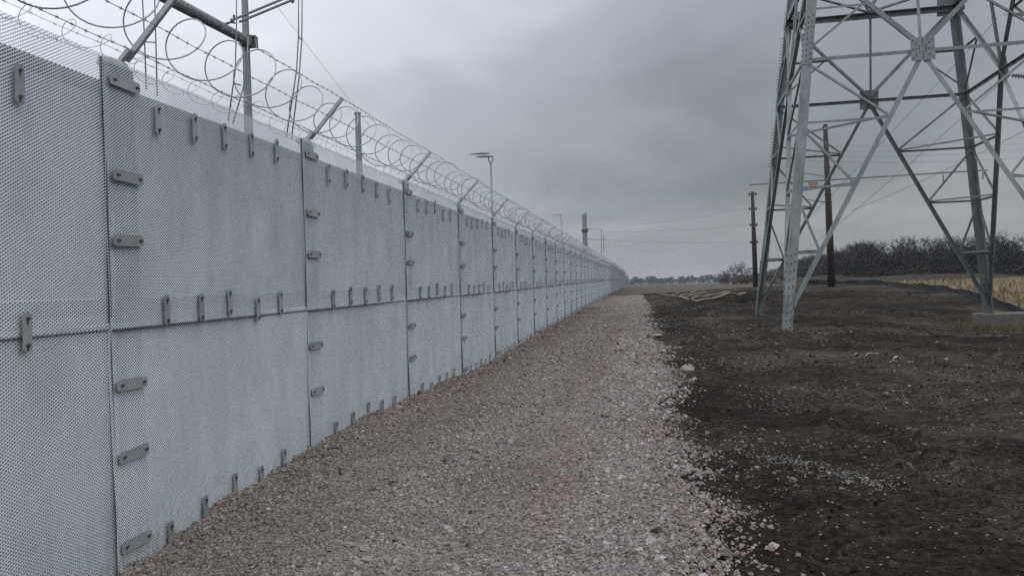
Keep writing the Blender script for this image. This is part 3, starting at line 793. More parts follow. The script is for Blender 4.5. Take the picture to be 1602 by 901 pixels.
for ci, c in enumerate(corners):
    fa, fb = facenodes[ci], facenodes[(ci - 1) % 4]
    for q in range(3):
        member('plan_brace', fa[c][q], fb[c][q], tz, (Vector((0, 0, 0)) - corner(*c, 0)), RW * .9)
    m0 = lerp(corner(*corners[ci], Z2), corner(*corners[(ci + 1) % 4], Z2), .5); m1 = lerp(corner(*corners[ci], Z2), corner(*corners[(ci - 1) % 4], Z2), .5)
    member('plan_brace', m0, m1, tz, -corner(*corners[ci], 0), .11)
# warning sign on a strut of the near face
c0, c1 = corners[3], corners[0]
zq = .35 + (ZP - .35) * .5; lg = corner(-1, -1, zq); nde = lerp(corner(-1, -1, .35), lerp(corner(-1, -1, ZP), corner(1, -1, ZP), .5), .5)
pp = lerp(lg, nde, .33) + TC - tv * .05; sd_ = (nde - lg).normalized()
sg = empty('warning_sign', pp, 'small orange and white warning sign on a strut of the lattice tower', 'sign')
m, t, b = new_mat('sign_orange'); b.inputs['Base Color'].default_value = (.27, .12, .065, 1); b.inputs['Roughness'].default_value = .6
m2, t, b = new_mat('sign_white'); b.inputs['Base Color'].default_value = (.40, .37, .34, 1); b.inputs['Roughness'].default_value = .6
m3, t, b = new_mat('sign_print'); b.inputs['Base Color'].default_value = (.16, .05, .03, 1); b.inputs['Roughness'].default_value = .7
MB().obox((0, 0, .08), sd_, tv, tz, (.15, .006, .045)).build('header_panel', m, sg)
MB().obox((0, 0, -.04), sd_, tv, tz, (.15, .006, .072)).build('text_panel', m2, sg)
mb = MB()
for (dx, dz, hx) in ((-.09, .0, .035), (.0, .0, .04), (.09, .0, .035), (-.06, -.05, .05), (.07, -.05, .045)):
    mb.obox(sd_ * dx + tz * (dz - .02) - tv * .008, sd_, tv, tz, (hx, .002, .014))
mb.build('lettering', m3, sg)
mb = MB()
for dx in (-.10, -.055, -.01, .035, .08): mb.obox(sd_ * dx + tz * .08 - tv * .008, sd_, tv, tz, (.014, .002, .022))
mb.build('lettering', m2, sg)

# concrete footing under the right leg
Cb = TC + corner(1, 1, 0)
ft = MB(); hx, hy = 1.05, .62; cc = Vector((Cb.x + .5, Cb.y - .05, 0))
zt_ = -.02; zb_ = -1.1
pr = [(-hx, -hy), (hx, -hy), (hx, hy), (-hx, hy)]
vs = [cc + tu * a + tv * b_ + tz * zb_ for a, b_ in pr] + [cc + tu * a + tv * b_ + tz * (zt_ - .05) for a, b_ in pr] + [cc + tu * a * .965 + tv * b_ * .94 + tz * zt_ for a, b_ in pr]
ft.add(vs, [(0, 1, 5, 4), (1, 2, 6, 5), (2, 3, 7, 6), (3, 0, 4, 7), (4, 5, 9, 8), (5, 6, 10, 9), (6, 7, 11, 10), (7, 4, 8, 11), (8, 9, 10, 11)])
tag(ft.build('concrete_footing', M['conc']), 'stained concrete block footing under the right leg of the tower', 'footing')

# ------------------------------------------------------------------ poles and wires on the right
def cable(name, a, b_, sag, r, label, group=None, n=24, mat='thinwire', cat='wire'):
    a = Vector(a); b_ = Vector(b_); pts = []
    for i in range(n + 1):
        t_ = i / n; p = a.lerp(b_, t_); p.z -= sag * 4 * t_ * (1 - t_); pts.append(p)
    o = MB().path(pts, r, 4).build(name, M[mat], None, True); return tag(o, label, cat, group)
# pole with a long crossarm behind the tower
top = at(1291, 195, 65); bx, by = at(1301, 440, 65).x, 65; bz = hz1(bx, by)
p1 = empty('utility_pole', (bx, by, bz), 'tall rust brown pole behind the near tower leg, carrying a long crossarm', 'utility pole', 'rust brown poles')
tp = Vector((top.x - bx, 0, top.z - bz))
MB().path([(0, 0, -.5), tp * .5, tp], [.31, .25, .17], 14).build('shaft', M['rust'], p1, True)
xa, xb = at(1172, 289, 67.6), at(1545, 266, 62.2); off = Vector((bx, by, bz))
MB().tube(xa - off, xb - off, .07, .07, 6).build('crossarm', M['pole'], p1)
for (y_, x2) in ((276, 1256), (317, 1259)):
    a = at(1294, y_, 65); e = at(x2, y_ - 5, 63.5)
    MB().tube(a - off, e - off, .05, .035, 6).build('standoff_arm', M['pole'], p1)
for y_ in (200, 240, 262, 305, 316):
    a = at(1291.5 + (y_ - 195) * .04, y_, 65) - off
    MB().tube(a + Vector((-.32, -.1, 0)), a + Vector((.30, .1, 0)), .055, .055, 6).build('bracket', M['rust'], p1)
a = at(1256, 271, 63.5) - off; e = at(1249, 287, 63.5) - off
MB().tube(a, e, .025, .025, 5).build('hanger_rod', M['pole'], p1)
for xx in (1215, 1258, 1480, 1538):
    f_ = (xx - 1172) / 373; a = xa.lerp(xb, f_) - off
    mb = MB(); mb.tube(a, a - Vector((0, 0, .75)), .02, .02, 5)
    for q in range(5): mb.tube(a - Vector((0, 0, .2 + q * .11)), a - Vector((0, 0, .25 + q * .11)), .085, .05, 8)
    mb.build('insulator', M['pole'], p1)
# farther pole
top2 = at(1177, 300, 88); b2 = at(1182, 440, 88); bz2 = hz1(b2.x, 88)
p2 = empty('utility_pole', (b2.x, 88, bz2), 'farther slim rust brown pole left of the tower, with three insulator bands', 'utility pole', 'rust brown poles')
off2 = Vector((b2.x, 88, bz2)); tp2 = top2 - off2
MB().path([(0, 0, -.5), tp2 * .5, tp2], [.30, .25, .18], 12).build('shaft', M['rust'], p2, True)
knobs = []
for y_ in (304, 327, 352, 379):
    a = at(1177 + (y_ - 300) * .035, y_, 88); knobs.append(a)
    mb = MB(); mb.tube(a - off2 + Vector((-.42, 0, 0)), a - off2 + Vector((.42, 0, 0)), .05, .05, 6)
    for s in (-1, 1): mb.tube(a - off2 + Vector((s * .36, 0, -.12)), a - off2 + Vector((s * .36, 0, .16)), .10, .07, 8)
    mb.build('insulator', M['rust'], p2)
# post beyond the wall that takes their wires
pt = at(914, 335, 88)
gzp = hz1(pt.x, 88)
p3 = empty('steel_post', (pt.x, 88, gzp), 'square grey steel post with dark band, rising behind the far razor wire', 'post')
hh = pt.z - gzp
MB().path([(0, 0, -.3), (0, 0, hh)], [.30, .26], 8).build('shaft', M['pole'], p3)
zz = at(914, 361, 88).z - gzp
MB().box((0, 0, zz), (.36, .36, .12)).build('clamp_band', M['bolt'], p3)
MB().box((.12, 0, hh - .1), (.16, .2, .22)).build('head_box', M['galv'], p3)
mb = MB(); fr = at(940, 365, 86)
for (xx, y0_, y1_) in ((941, 359, 382), (944.5, 366, 376)):
    mb.tube(at(xx, y0_, 86) - Vector((pt.x, 88, gzp)), at(xx, y1_ + 18, 86) - Vector((pt.x, 88, gzp)), .03, .03, 4)
mb.tube(at(917, 358, 88) - Vector((pt.x, 88, gzp)), at(941, 359, 86) - Vector((pt.x, 88, gzp)), .03, .03, 4)
mb.tube(at(917, 374, 88) - Vector((pt.x, 88, gzp)), at(944, 375, 86) - Vector((pt.x, 88, gzp)), .03, .03, 4)
mb.build('side_frame', M['pole'], p3)
for i, (y_, w_) in enumerate(((358, 'upper'), (362, 'middle'), (373, 'lower'))):
    cable('overhead_wire', at(917, y_, 88), knobs[i + 1] + Vector((-.36, 0, .1)), .3, .007, f'{w_} of three thin wires between the far steel post and the slim pole', 'wires to the slim pole')
# wires through the tower
cable('overhead_wire', at(1560, 30, 52), at(1215, 392, 75), .2, .016, 'thin slanting wire from the upper string of discs down behind the tower', 'slanting wires behind the tower')
cable('overhead_wire', at(1620, 80, 52), at(1250, 400, 75), .3, .016, 'thin slanting wire crossing behind the middle of the tower', 'slanting wires behind the tower')
cable('overhead_wire', at(1640, 185, 52), at(1330, 330, 75), .3, .016, 'lowest thin slanting wire behind the right half of the tower', 'slanting wires behind the tower')
for i, (ya_, yb_) in enumerate(((228, 208), (236, 217), (243, 227), (251, 240))):
    cable('overhead_wire', at(1252, ya_, 66), at(1660, yb_, 90), .5, .013, f'{("topmost", "second", "third", "lowest")[i]} of four near level wires crossing right of the brown pole', 'level wires behind the tower', mat='wire')
for i, xx in enumerate((1176, 1190, 1204)):
    cable('overhead_wire', at(xx, 288, 67.4), at(xx + 75 + i * 12, 200 - i * 6, 80), .1, .012, f'{("leftmost", "middle", "rightmost")[i]} of three faint wires rising from the crossarm end', 'wires fanning from the crossarm', mat='wire')
# strings of discs entering from the right
for i, (xa_, ya_, xb_, yb_, lab) in enumerate(((1571, 24, 1640, 22, 'upper dark string of insulator discs right of the tower'), (1577, 118, 1650, 124, 'lower dark string of insulator discs right of the tower'))):
    a = at(xa_, ya_, 52); b_ = at(xb_, yb_, 52)
    root = empty('insulator_string', a, lab, 'insulator', 'insulator strings right of the tower')
    v = b_ - a; mb = MB(); mb.tube((0, 0, 0), v, .025, .025, 5); mb.build('rod', M['bolt'], root)
    nq = int(v.length / .17)
    dm = MB(); dm.tube(Vector((0, 0, 0)), v.normalized() * .06, .15, .05, 10); dme = dm.mesh('disc'); dme.materials.append(M['bolt'])
    for q in range(2, nq): inst('disc', dme, root, Matrix.Translation(v.normalized() * (q * .17)))

# ------------------------------------------------------------------ yard behind the wall
def steel_pole(x, ytop, Y, r0, r1, label, name='steel_pole'):
    tpp = at(x, ytop, Y); gz = hz1(tpp.x, Y); e = empty(name, (tpp.x, Y, gz), label, 'pole', 'grey poles behind the wall')
    mb = MB(); mb.path([(0, 0, -.3), (0, 0, (tpp.z - gz) * .5), (0, 0, tpp.z - gz)], [r0, (r0 + r1) / 2, r1], 8); mb.build('shaft', M['pole'], e)
    return e, Vector((tpp.x, Y, gz)), tpp.z - gz
e, o_, h_ = steel_pole(381, -60, 20, .165, .075, 'tall tapered grey steel pole carrying a horizontal tube, behind the wall')
j0 = at(391, 68, 20) - o_
j1 = at(240, -14, 16.4) - o_
MB().tube(j0 + Vector((.0, -.1, 0)), j1, .115, .135, 12).build('crossbeam', M['pole'], e, True)
jp = at(385.5, 66, 20) - o_
MB().box(jp + Vector((.03, 0, 0)), (.16, .16, .12)).build('clamp', M['bolt'], e)
mb = MB()
for s in (-1, 1): mb.box(jp + Vector((.17, .0, s * .12)), (.09, .1, .012))
mb.box(jp + Vector((.25, 0, 0)), (.012, .1, .13)); mb.build('bracket', M['pole'], e)
e, o_, h_ = steel_pole(559.5, 178, 27, .15, .095, 'short grey steel pole with a flat top, behind the wall')
MB().tube((0, 0, h_ - .02), (0, 0, h_ + .03), .115, .115, 8).build('top_cap', M['bolt'], e)
# twin conductors with clamps
tw = empty('twin_conductor', at(362, 34, 19), 'pair of thick conductors with clamps running up behind the tall steel pole', 'conductor')
ow = Vector(tw.location)
MB().tube(at(361, 33, 19) - ow, at(620, -75, 19) - ow, .032, .032, 6).build('conductor', M['pole'], tw)
MB().tube(at(374, 35, 19) - ow, at(640, -75, 19) - ow, .032, .032, 6).build('conductor', M['pole'], tw)
pa, pb, pc = at(361, 28, 19) - ow, at(369, 37, 19) - ow, at(359, 36, 19) - ow
MB().add([pa, pb, pc, pa + Vector((0, .05, 0)), pb + Vector((0, .05, 0)), pc + Vector((0, .05, 0))], [(0, 1, 4, 3), (1, 2, 5, 4), (2, 0, 3, 5)], [(0, 2, 1), (3, 4, 5)]).build('yoke_plate', M['bolt'], tw)
MB().path([at(359, 36, 19) - ow, at(350, 39, 19) - ow, at(338, 36, 18.6) - ow], .03, 6).build('link', M['bolt'], tw)
MB().tube(at(366, 24, 19) - ow, at(366, 32, 19) - ow, .03, .03, 6).build('clamp', M['bolt'], tw)
MB().tube(at(458, -2, 19) - ow, at(458, 5, 19) - ow, .035, .035, 6).build('clamp', M['bolt'], tw)
def dropper(c1, c2, Y, rungs, label):
    o0 = at(*c1[0], Y); e = empty('twin_drop_cable', o0, label, 'cable', 'twin cables dropping behind the wall')
    for c in (c1, c2): MB().path([at(x, y, Y) - o0 for x, y in c], .016, 5).build('cable', M['pole'], e, True)
    for (p, q) in rungs: MB().tube(at(*p, Y) - o0, at(*q, Y) - o0, .014, .014, 5).build('spacer', M['bolt'], e)
dropper([(222, -40), (223, 0), (226, 60), (229, 140)], [(241, -40), (242, 0), (244, 70), (246, 150)], 18, [((226, 66), (244, 67))], 'leftmost twin drop cable with spacer bar, beside the first slanted arm')
dropper([(370, -40), (370, 40), (368, 110), (357, 190)], [(388, 60), (386, 105), (380, 140), (364, 195)], 18.3, [((367, 131), (377, 134))], 'twin drop cable curving down just left of the tall steel pole')
dropper([(467, -40), (467, 55), (464, 110), (448, 215)], [(473, -40), (472, 65), (468, 120), (456, 218)], 18.6, [((467, 58), (472, 64)), ((465, 115), (469, 119))], 'twin drop cable with two spacers, right of the tall steel pole')
cable('guy_wire', at(425, 0, 24), at(580, 200, 24), .0, .006, 'faint pale diagonal wire in the sky above the short steel pole', mat='galv')
# lamp posts
def lamp(x, ytop, Y, double, label):
    tpp = at(x, ytop, Y); gz = hz1(tpp.x, Y); h_ = tpp.z - gz
    e = empty('lamp_post', (tpp.x, Y, gz), label, 'lamp post', 'lamp posts behind the wall')
    MB().path([(0, 0, -.2), (0, 0, h_ - .28)], [.09, .055], 10).build('shaft', M['pole'], e, True)
    mb = MB(); mb.path([(0, 0, h_ - .32), (-.10, -.02, h_ - .15), (-.10, -.02, h_ + .0)], .03, 6)
    if double: mb.path([(0, 0, h_ - .32), (.11, .04, h_ - .15), (.11, .04, h_ + .05)], .03, 6)
    mb.build('yoke', M['pole'], e)
    for (dx, dz, ln_) in (((.13, .02, .62), (-.05, .17, .70)) if double else ((.08, .02, .75),)):
        mb = MB(); hw = .17
        a = Vector((dx, .02, h_ + dz))
        sec = [(0, .04, .06), (-.25, .17, .075), (-.55 * ln_ - .15, .17, .06), (-ln_ - .25, .10, .012)]
        vs = []; f = []
        for i, (xx, ww, hh_) in enumerate(sec):
            vs += [a + Vector((xx, -ww, 0)), a + Vector((xx, ww, 0)), a + Vector((xx, ww * .8, hh_)), a + Vector((xx, -ww * .8, hh_))]
            if i:
                o0 = (i - 1) * 4
                for k in range(4): f.append((o0 + k, o0 + (k + 1) % 4, o0 + 4 + (k + 1) % 4, o0 + 4 + k))
        f += [(0, 3, 2, 1), (12, 13, 14, 15)]
        mb.add(vs, f); hd = mb.build('lamp_head', M['pole'], e)
lamp(767.5, 246, 40, True, 'twin headed lamp post standing behind the razor wire')
lamp(878, 337, 76, False, 'farther single headed lamp post behind the razor wire')

# ------------------------------------------------------------------ silt fence, timbers, rocks, litter
sil_px = [(1255, 443, 74), (1300, 442, 74), (1340, 441, 72), (1385, 443, 67), (1425, 452, 58), (1470, 459, 51), (1510, 466, 46), (1555, 478, 41), (1602, 494, 37), (1640, 506, 34.5)]
spts = []
for i in range(len(sil_px) - 1):
    for k in range(6):
        f_ = k / 6; x_, y_, d_ = [sil_px[i][q] * (1 - f_) + sil_px[i + 1][q] * f_ for q in range(3)]
        r = ray(x_, y_); spts.append((r.x * d_, d_))
sf = empty('silt_fence', (spts[20][0], spts[20][1], 0), 'black fabric silt fence on stakes edging the corn field', 'silt fence')
of = Vector(sf.location); V = []; Fq = []
nr = 6
for i, (x_, y_) in enumerate(spts):
    g_ = float(hbase([x_], [y_])[0]); hh = .40 + .05 * math.sin(i * .5) + .04 * math.sin(i * 1.27)
    if i > 42: hh *= .95
    for k in range(nr):
        t_ = k / (nr - 1); b_ = .07 * math.sin(i * 1.1 + k * 1.1) * math.sin(math.pi * t_ * .9 + .2)
        lean = .30 * (1 - t_) ** 2
        V.append(Vector((x_ - lean * .8 + b_, y_ - lean * .6 - b_ * .6, g_ - .15 + (hh + .15) * t_)) - of)
for i in range(len(spts) - 1):
    for k in range(nr - 1): Fq.append((i * nr + k, (i + 1) * nr + k, (i + 1) * nr + k + 1, i * nr + k + 1))
n0 = len(V)
V2 = V + [v + Vector((.01, .014, 0)) for v in V]
F2 = Fq + [(a + n0, d + n0, c + n0, b2_ + n0) for (a, b2_, c, d) in Fq]
MB().add(V2, F2).build('fabric', M['black'], sf, True)
for i in range(2, len(spts), 3):
    x_, y_ = spts[i]; g_ = float(hbase([x_], [y_])[0]); h_ = .75 + .25 * rnd.random(); lx = rnd.uniform(-.06, .06)
    MB().obox(Vector((x_ + .06, y_ + .07, g_ + h_ / 2 - .15)) - of, Vector((1, 0, -lx)).normalized(), Vector((0, 1, 0)), Vector((lx, 0, 1)).normalized(), (.022, .022, h_ / 2 + .1)).build('stake', M['stake'], sf)

tim = [((1033, 461), (1091, 473), 'long pale timber lying toward the camera, the others fan off it'), ((1088, 474), (1166, 460), 'nearest and longest of the fanned timbers, right of the path'),
       ((1081, 470), (1138, 458), 'second nearest timber of the fan on the soil'), ((1072, 466), (1104, 458), 'third timber of the fan, mid length'),
       ((1062, 465), (1089, 458), 'fourth timber of the fan, thin and short'), ((1050, 463), (1064, 458), 'farthest and shortest timber of the fan')]
for i, (a, b_, lab) in enumerate(tim):
    ga, gb = on_ground(*a), on_ground(*b_, y1=75)
    ax = (gb - ga); ln_ = ax.length; ax.normalize(); ay = Vector((0, 0, 1)).cross(ax).normalized(); az = ax.cross(ay)
    mb = MB(); wv_ = (.06, .075, .05, .045, .04, .035)[i]; n_ = 7; vs = []; f = []
    for k in range(n_):
        t_ = k / (n_ - 1); p = ga.lerp(gb, t_); p.z = max(p.z, hz1(p.x, p.y)) + .08 + .02 * math.sin(k * 2 + i)
        for (sy, sz) in ((-1, -1), (1, -1), (1, 1), (-1, 1)): vs.append(p + ay * sy * wv_ + az * sz * .035)
        if k:
            o0 = (k - 1) * 4
            for q in range(4): f.append((o0 + q, o0 + (q + 1) % 4, o0 + 4 + (q + 1) % 4, o0 + 4 + q))
    f += [(0, 3, 2, 1), ((n_ - 1) * 4, (n_ - 1) * 4 + 1, (n_ - 1) * 4 + 2, (n_ - 1) * 4 + 3)]
    tag(mb.add(vs, f).build('timber', M['timber']), lab, 'timber', 'timbers fanned out on the soil')

def boulder(x, y, s, label, name='rock', mat='rock', fl=.7, seed=0, cat='rock', group=None):
    p = on_ground(x, y); bm_v = []; r_ = random.Random(seed); nlat, nlon = 6, 9; f = []; f3 = []
    for i in range(nlat + 1):
        th = math.pi * i / nlat
        for k in range(nlon):
            ph = 2 * math.pi * k / nlon; rr = s * (1 + r_.uniform(-.16, .16))
            bm_v.append(Vector((rr * math.sin(th) * math.cos(ph) * 1.25, rr * math.sin(th) * math.sin(ph), rr * math.cos(th) * fl)))
            if i: f.append(((i - 1) * nlon + k, (i - 1) * nlon + (k + 1) % nlon, i * nlon + (k + 1) % nlon, i * nlon + k))
    o = MB().add(bm_v, f).build(name, M[mat], None, False, p + Vector((0, 0, s * fl * .55))); return tag(o, label, cat, group)
boulder(1076, 583, .105, 'pale rounded rock on the edge between path and soil', fl=.95, seed=3)
boulder(1028, 526, .12, 'flat pale stone at the path edge, farther than the rounded rock', fl=.4, seed=5)
boulder(977, 520, .13, 'small dark soil lump on the far part of the path', name='soil_lump', mat='stake', fl=.35, seed=9, cat='soil lump')
for i, (x, y, s, lab) in enumerate(((1341, 556, .15, 'left pale scrap of a row lying on the soil under the tower'), (1364, 556, .22, 'long pale scrap next to the left one on the soil'), (1404, 561, .16, 'bent pale scrap, middle of the litter on the soil'), (1398, 568, .13, 'pale scrap nearest the camera in the litter'), (1424, 567, .10, 'rightmost pale scrap of the litter on the soil'))):
    s *= .62; p = on_ground(x, y); r_ = random.Random(i + 40); an = r_.uniform(-.4, .4)
    ax = Vector((math.cos(an), math.sin(an), .1)).normalized(); ay = Vector((0, 0, 1)).cross(ax).normalized(); az = ax.cross(ay)
    mb = MB(); vs = []; f = []
    for k in range(5):
        t_ = k / 4 * 2 - 1; q = ax * t_ * s + az * (.018 * math.cos(t_ * 2.2) + .02 * r_.uniform(-1, 1)); wv_ = s * .36 * (1 - .5 * t_ * t_) * r_.uniform(.7, 1.2)
        vs += [q - ay * wv_, q + ay * wv_, q + ay * wv_ + az * .012, q - ay * wv_ + az * .012]
        if k:
            o0 = (k - 1) * 4
            for u_ in range(4): f.append((o0 + u_, o0 + (u_ + 1) % 4, o0 + 4 + (u_ + 1) % 4, o0 + 4 + u_))
    f += [(0, 3, 2, 1), (16, 17, 18, 19)]
    tag(mb.add(vs, f).build('litter_scrap', M['rock'], None, False, p + Vector((0, 0, .015))), lab, 'litter', 'pale scraps on the soil')

# ------------------------------------------------------------------ stubble and grass
def blades(name, X, Y, H, W, mat, label, cat, lean=.25, lift=0.03):
    n = len(X); Z = height(X, Y) + lift; a = RNG.uniform(0, math.pi, n); ca, sa = np.cos(a) * W, np.sin(a) * W
    lx, ly = RNG.normal(0, lean, n) * H, RNG.normal(0, lean, n) * H
    b0 = np.stack([X - ca, Y - sa, Z], 1); b1 = np.stack([X + ca, Y + sa, Z], 1)
    t0 = np.stack([X + lx - ca * .6, Y + ly - sa * .6, Z + H], 1); t1 = np.stack([X + lx + ca * .6, Y + ly + sa * .6, Z + H], 1)
    V = np.stack([b0, b1, t1, t0], 1).reshape(-1, 3)
    o = mk(name, mesh_np(name, V, np.arange(n * 4).reshape(n, 4)), M[mat]); return tag(o, label, cat, kind='stuff')
n = 52000; U = RNG.random(n); Vv = RNG.random(n) ** 1.5
q0, q1, q2, q3 = np.array((25.6, 38.6)), np.array((75, 26)), np.array((165, 190)), np.array((34, 76))
Pf = (q0 * (1 - U[:, None]) + q1 * U[:, None]) * (1 - Vv[:, None]) + (q3 * (1 - U[:, None]) + q2 * U[:, None]) * Vv[:, None]
rowd = np.array((.88, -.47)); tq = Pf @ rowd; Pf = Pf + rowd[None] * (np.round(tq / .76) * .76 - tq + RNG.normal(0, .09, n))[:, None]
k = (Pf[:, 0] / Pf[:, 1] < .72) & (Pf[:, 0] / Pf[:, 1] > .3)
blades('corn_stubble', Pf[k, 0], Pf[k, 1], RNG.uniform(.16, .42, k.sum()), RNG.uniform(.018, .05, k.sum()) * (1 + Pf[k, 1] / 80), 'stub', 'dry tan corn stubble standing in rows beyond the silt fence', 'stubble', .3, .04)
n = 1500; X = np.concatenate([RNG.normal(Cb.x - .5, .9, n // 2), RNG.normal(Cb.x + .6, 1.5, n // 2)]); Y = np.concatenate([RNG.normal(Cb.y - .3, .6, n // 2), RNG.normal(Cb.y - 1.5, .45, n // 2)])
blades('dry_grass', X, Y, RNG.uniform(.08, .32, len(X)), RNG.uniform(.006, .014, len(X)), 'grass', 'dry brown grass around the concrete footing', 'grass', .4, .0)

# ------------------------------------------------------------------ trees
def tree_segments(seed, h, levels=4, spread=.55, nb=(5, 5, 4, 3), fine=True):
    r_ = random.Random(seed); segs = []
    def grow(p, d, ln_, rad, lev):
        n_ = (4, 3, 2, 1)[lev] if fine is False else (4 if lev == 0 else 3); pts = [p]; q = p
        for i in range(n_):
            d = (d + Vector((r_.gauss(0, .12), r_.gauss(0, .12), .04 + r_.gauss(0, .05)))).normalized(); q2_ = q + d * (ln_ / n_)
            r0, r1 = rad * (1 - i / n_ * .7), rad * (1 - (i + 1) / n_ * .7)
            segs.append((q, q2_, r0, r1)); q = q2_; pts.append(q)
        if lev + 1 < levels:
            for k in range(nb[lev]):
                f_ = r_.uniform(.32 if lev == 0 else .25, 1.0); ii_ = min(int(f_ * n_), n_ - 1); bp = pts[ii_].lerp(pts[ii_ + 1], f_ * n_ - ii_)
                an = r_.uniform(0, 6.283); sd__ = Vector((math.cos(an), math.sin(an), 0)); bd = (d * .75 + sd__ * r_.uniform(spread, spread + .5) + Vector((0, 0, .12))).normalized()
                grow(bp, bd, ln_ * r_.uniform(.42, .62), rad * .42, lev + 1)
    grow(Vector((0, 0, 0)), Vector((r_.gauss(0, .04), r_.gauss(0, .04), 1)), h * .62, h * .02, 0)
    zmax = max(s[1].z for s in segs); k = h / zmax
    return [(a * k, b_ * k, r0, r1) for a, b_, r0, r1 in segs]
def seg_arrays(segs, rmin, n=3):
    A = np.array([tuple(s[0]) for s in segs]); B = np.array([tuple(s[1]) for s in segs]); R0 = np.maximum([s[2] for s in segs], rmin); R1 = np.maximum([s[3] for s in segs], rmin * .7)
    T = B - A; T /= np.linalg.norm(T, axis=1)[:, None] + 1e-9
    ref = np.where(np.abs(T[:, 2:3]) < .9, np.array([[0, 0, 1.]]), np.array([[1., 0, 0]])); U = np.cross(T, ref); U /= np.linalg.norm(U, axis=1)[:, None]; W = np.cross(T, U)
    rings = []
    for P_, R_ in ((A, R0), (B, R1)):
        for k in range(n):
            an = 2 * math.pi * k / n; rings.append(P_ + (U * math.cos(an) + W * math.sin(an)) * R_[:, None])
    V = np.stack(rings, 1); m_ = len(segs)
    Fb = np.array([(k, (k + 1) % n, n + (k + 1) % n, n + k) for k in range(n)])
    return V.reshape(-1, 3), (Fb[None] + (np.arange(m_) * 2 * n)[:, None, None]).reshape(-1, 4)
def ribbons(segs, rmin):
    A = np.array([tuple(s[0]) for s in segs]); B = np.array([tuple(s[1]) for s in segs]); R0 = np.maximum([s[2] for s in segs], rmin)[:, None]; R1 = np.maximum([s[3] for s in segs], rmin * .6)[:, None]
    T = B - A; T /= np.linalg.norm(T, axis=1)[:, None] + 1e-9
    Sd = np.cross(T, RNG.normal(0, 1, T.shape)); Sd /= np.linalg.norm(Sd, axis=1)[:, None] + 1e-9
    V = np.stack([A - Sd * R0, A + Sd * R0, B + Sd * R1, B - Sd * R1], 1)
    return V.reshape(-1, 3), np.arange(len(segs) * 4).reshape(-1, 4)
# the small group of bare trees left of the tower
for i, (x_, ybot, ytop, Y_, lab) in enumerate(((1136, 447, 419, 250, 'leftmost and smallest bare tree of the group left of the tower'), (1147, 447, 413, 246, 'bare tree second from left in the group left of the tower'), (1159, 447, 407, 240, 'tallest bare tree of the group left of the tower'), (1172, 446, 416, 246, 'rightmost bare tree of the group, beside the slim brown pole'))):
    p = at(x_, ybot, Y_); gz = hz1(p.x, Y_); h_ = at(x_, ytop, Y_).z - gz
    root = empty('bare_tree', (p.x, Y_, gz), lab, 'tree', 'bare trees left of the tower')
    sg_ = tree_segments(70 + i, h_, 4, .6, (8, 6, 4, 3)); tr = [s for s in sg_ if s[2] > h_ * .006]; tw_ = [s for s in sg_ if s[2] <= h_ * .006]
    v_, f_ = seg_arrays(tr, .05); mk('trunk', mesh_np('trunk', v_, f_), M['bark2'], root)
    v_, f_ = seg_arrays(tw_, .030); mk('crown', mesh_np('crown', v_, f_), M['bark2'], root)
# leafless wood on the right, one mass
temps = [ribbons(tree_segments(200 + i, 1.0, 4, .5, (9, 5, 3), False), .0050) for i in range(6)]
def shift(segs, k):
    o = Vector((math.cos(k * 2.1) * .25, math.sin(k * 2.1) * .25, 0)); return [(a + o, b_ + o, r0, r1) for a, b_, r0, r1 in segs]
bush = [ribbons([s for k in range(3) for s in shift(tree_segments(300 + 7 * q + k, 1.0, 3, .9, (7, 5), False), k)], .016) for q in range(3)]
clump = [ribbons([s for k in range(2) for s in shift(tree_segments(400 + 7 * q + k, 1.0, 3, .9, (5, 3), False), k)], .05) for q in range(3)]
edge = [(.82, 185), (.64, 190), (.46, 205), (.425, 265), (.365, 440), (.335, 640), (.318, 800)]
Vs = []; Fs = []; nv = 0
def plant(tmp, x_, y_, h_, wd_=1.0):
    global nv
    v_, f_ = tmp; an = RNG.uniform(0, 6.28); c_, s_ = math.cos(an), math.sin(an); gz = float(hbase([x_], [y_])[0]) - .2
    q = np.stack([(v_[:, 0] * c_ - v_[:, 1] * s_) * h_ * wd_ + x_, (v_[:, 0] * s_ + v_[:, 1] * c_) * h_ * wd_ + y_, v_[:, 2] * h_ + gz], 1)
    Vs.append(q); Fs.append(f_ + nv); nv += len(q)
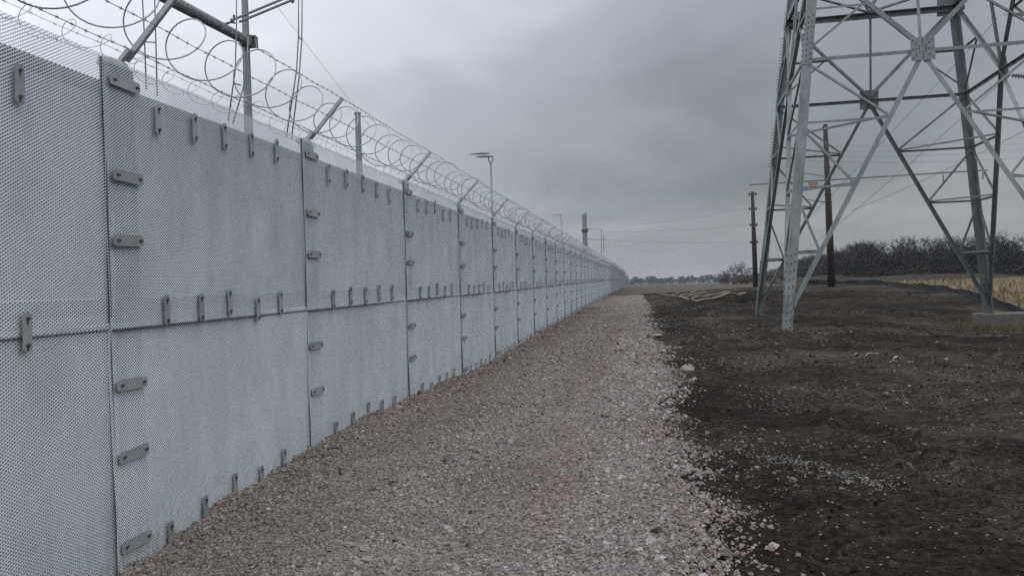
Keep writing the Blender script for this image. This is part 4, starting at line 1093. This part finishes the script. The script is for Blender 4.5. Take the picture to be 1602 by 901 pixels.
for (a, b_) in zip(edge[:-1], edge[1:]):
    pa_, pb_ = np.array((a[0] * a[1], a[1])), np.array((b_[0] * b_[1], b_[1])); ln_ = np.linalg.norm(pb_ - pa_)
    mY = (a[1] + b_[1]) / 2; step = (1.9 if mY < 240 else 2.7) * max(1, mY / 190)
    for k in range(int(ln_ / step)):
        t_ = (k + .5) * step / ln_; p = pa_ * (1 - t_) + pb_ * t_; rd = p / np.linalg.norm(p)
        if a[0] > .8 and rng_skip if False else False: pass
        for row in range(4):
            q = p + rd * (row * 7 + RNG.uniform(-3, 3)) + RNG.normal(0, 1, 2)
            plant(temps[int(RNG.integers(6))], q[0], q[1], RNG.uniform(6.4, 10.2) + row * .3 + 1.6 * fbm(q[0] * .06, q[1] * .06, 2, 5)[()], 1.0)
        for row in range(3):
            q = p + rd * (row * 4 - 12) + RNG.normal(0, 1.2, 2)
            plant(bush[int(RNG.integers(3))], q[0], q[1], RNG.uniform(1.2, 2.6), 1.7)
        for row in range(4):
            q = p + rd * (row * 6 - 4) + RNG.normal(0, 1.5, 2)
            plant(bush[int(RNG.integers(3))], q[0], q[1], RNG.uniform(3.4, 6.4) + row * .2, .95)
wd = mk('leafless_wood', mesh_np('leafless_wood', np.concatenate(Vs), np.concatenate(Fs)), M['bark'])
tag(wd, 'dark mass of leafless woodland behind the corn field', 'woodland', kind='stuff')
print('wood faces', sum(len(f) for f in Fs))
# scattered scrub between group and wood, and the far tree line
Vs = []; Fs = []; nv = 0
for k in range(330):
    Y_ = RNG.uniform(1150, 1350); X_ = Y_ * RNG.uniform(.12, .40); plant(clump[int(RNG.integers(3))], X_, Y_, RNG.uniform(5, 10.5), 1.7)
for k in range(70):
    Y_ = RNG.uniform(1150, 1350); X_ = Y_ * RNG.uniform(.12, .40); plant(clump[int(RNG.integers(3))], X_, Y_, RNG.uniform(10, 14), .8)
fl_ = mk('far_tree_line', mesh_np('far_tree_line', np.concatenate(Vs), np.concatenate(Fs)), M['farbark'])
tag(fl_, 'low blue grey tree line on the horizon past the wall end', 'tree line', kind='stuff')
Vs = []; Fs = []; nv = 0
for k in range(46):
    Y_ = RNG.uniform(232, 262); X_ = Y_ * RNG.uniform(.262, .345); plant(bush[int(RNG.integers(3))], X_, Y_, RNG.uniform(1.2, 3.6), 1.2)
sc_ = mk('scrub', mesh_np('scrub', np.concatenate(Vs), np.concatenate(Fs)), M['bark2'])
tag(sc_, 'low brown scrub under the bare trees left of the tower', 'scrub', kind='stuff')

# ------------------------------------------------------------------ damp air
hb = MB().box((400, 1500, 10), (1600, 1560, 16)).build('haze', None)
m = bpy.data.materials.new('damp_air'); m.use_nodes = True; t = m.node_tree; t.nodes.clear()
pv_ = t.nodes.new('ShaderNodeVolumePrincipled'); ov = t.nodes.new('ShaderNodeOutputMaterial'); t.links.new(pv_.outputs[0], ov.inputs['Volume'])
pv_.inputs['Color'].default_value = (.88, .93, 1.0, 1); pv_.inputs['Density'].default_value = .00017; pv_.inputs['Anisotropy'].default_value = 0.0
hb.data.materials.append(m)
tag(hb, 'thin damp haze over the land', 'haze', kind='stuff')
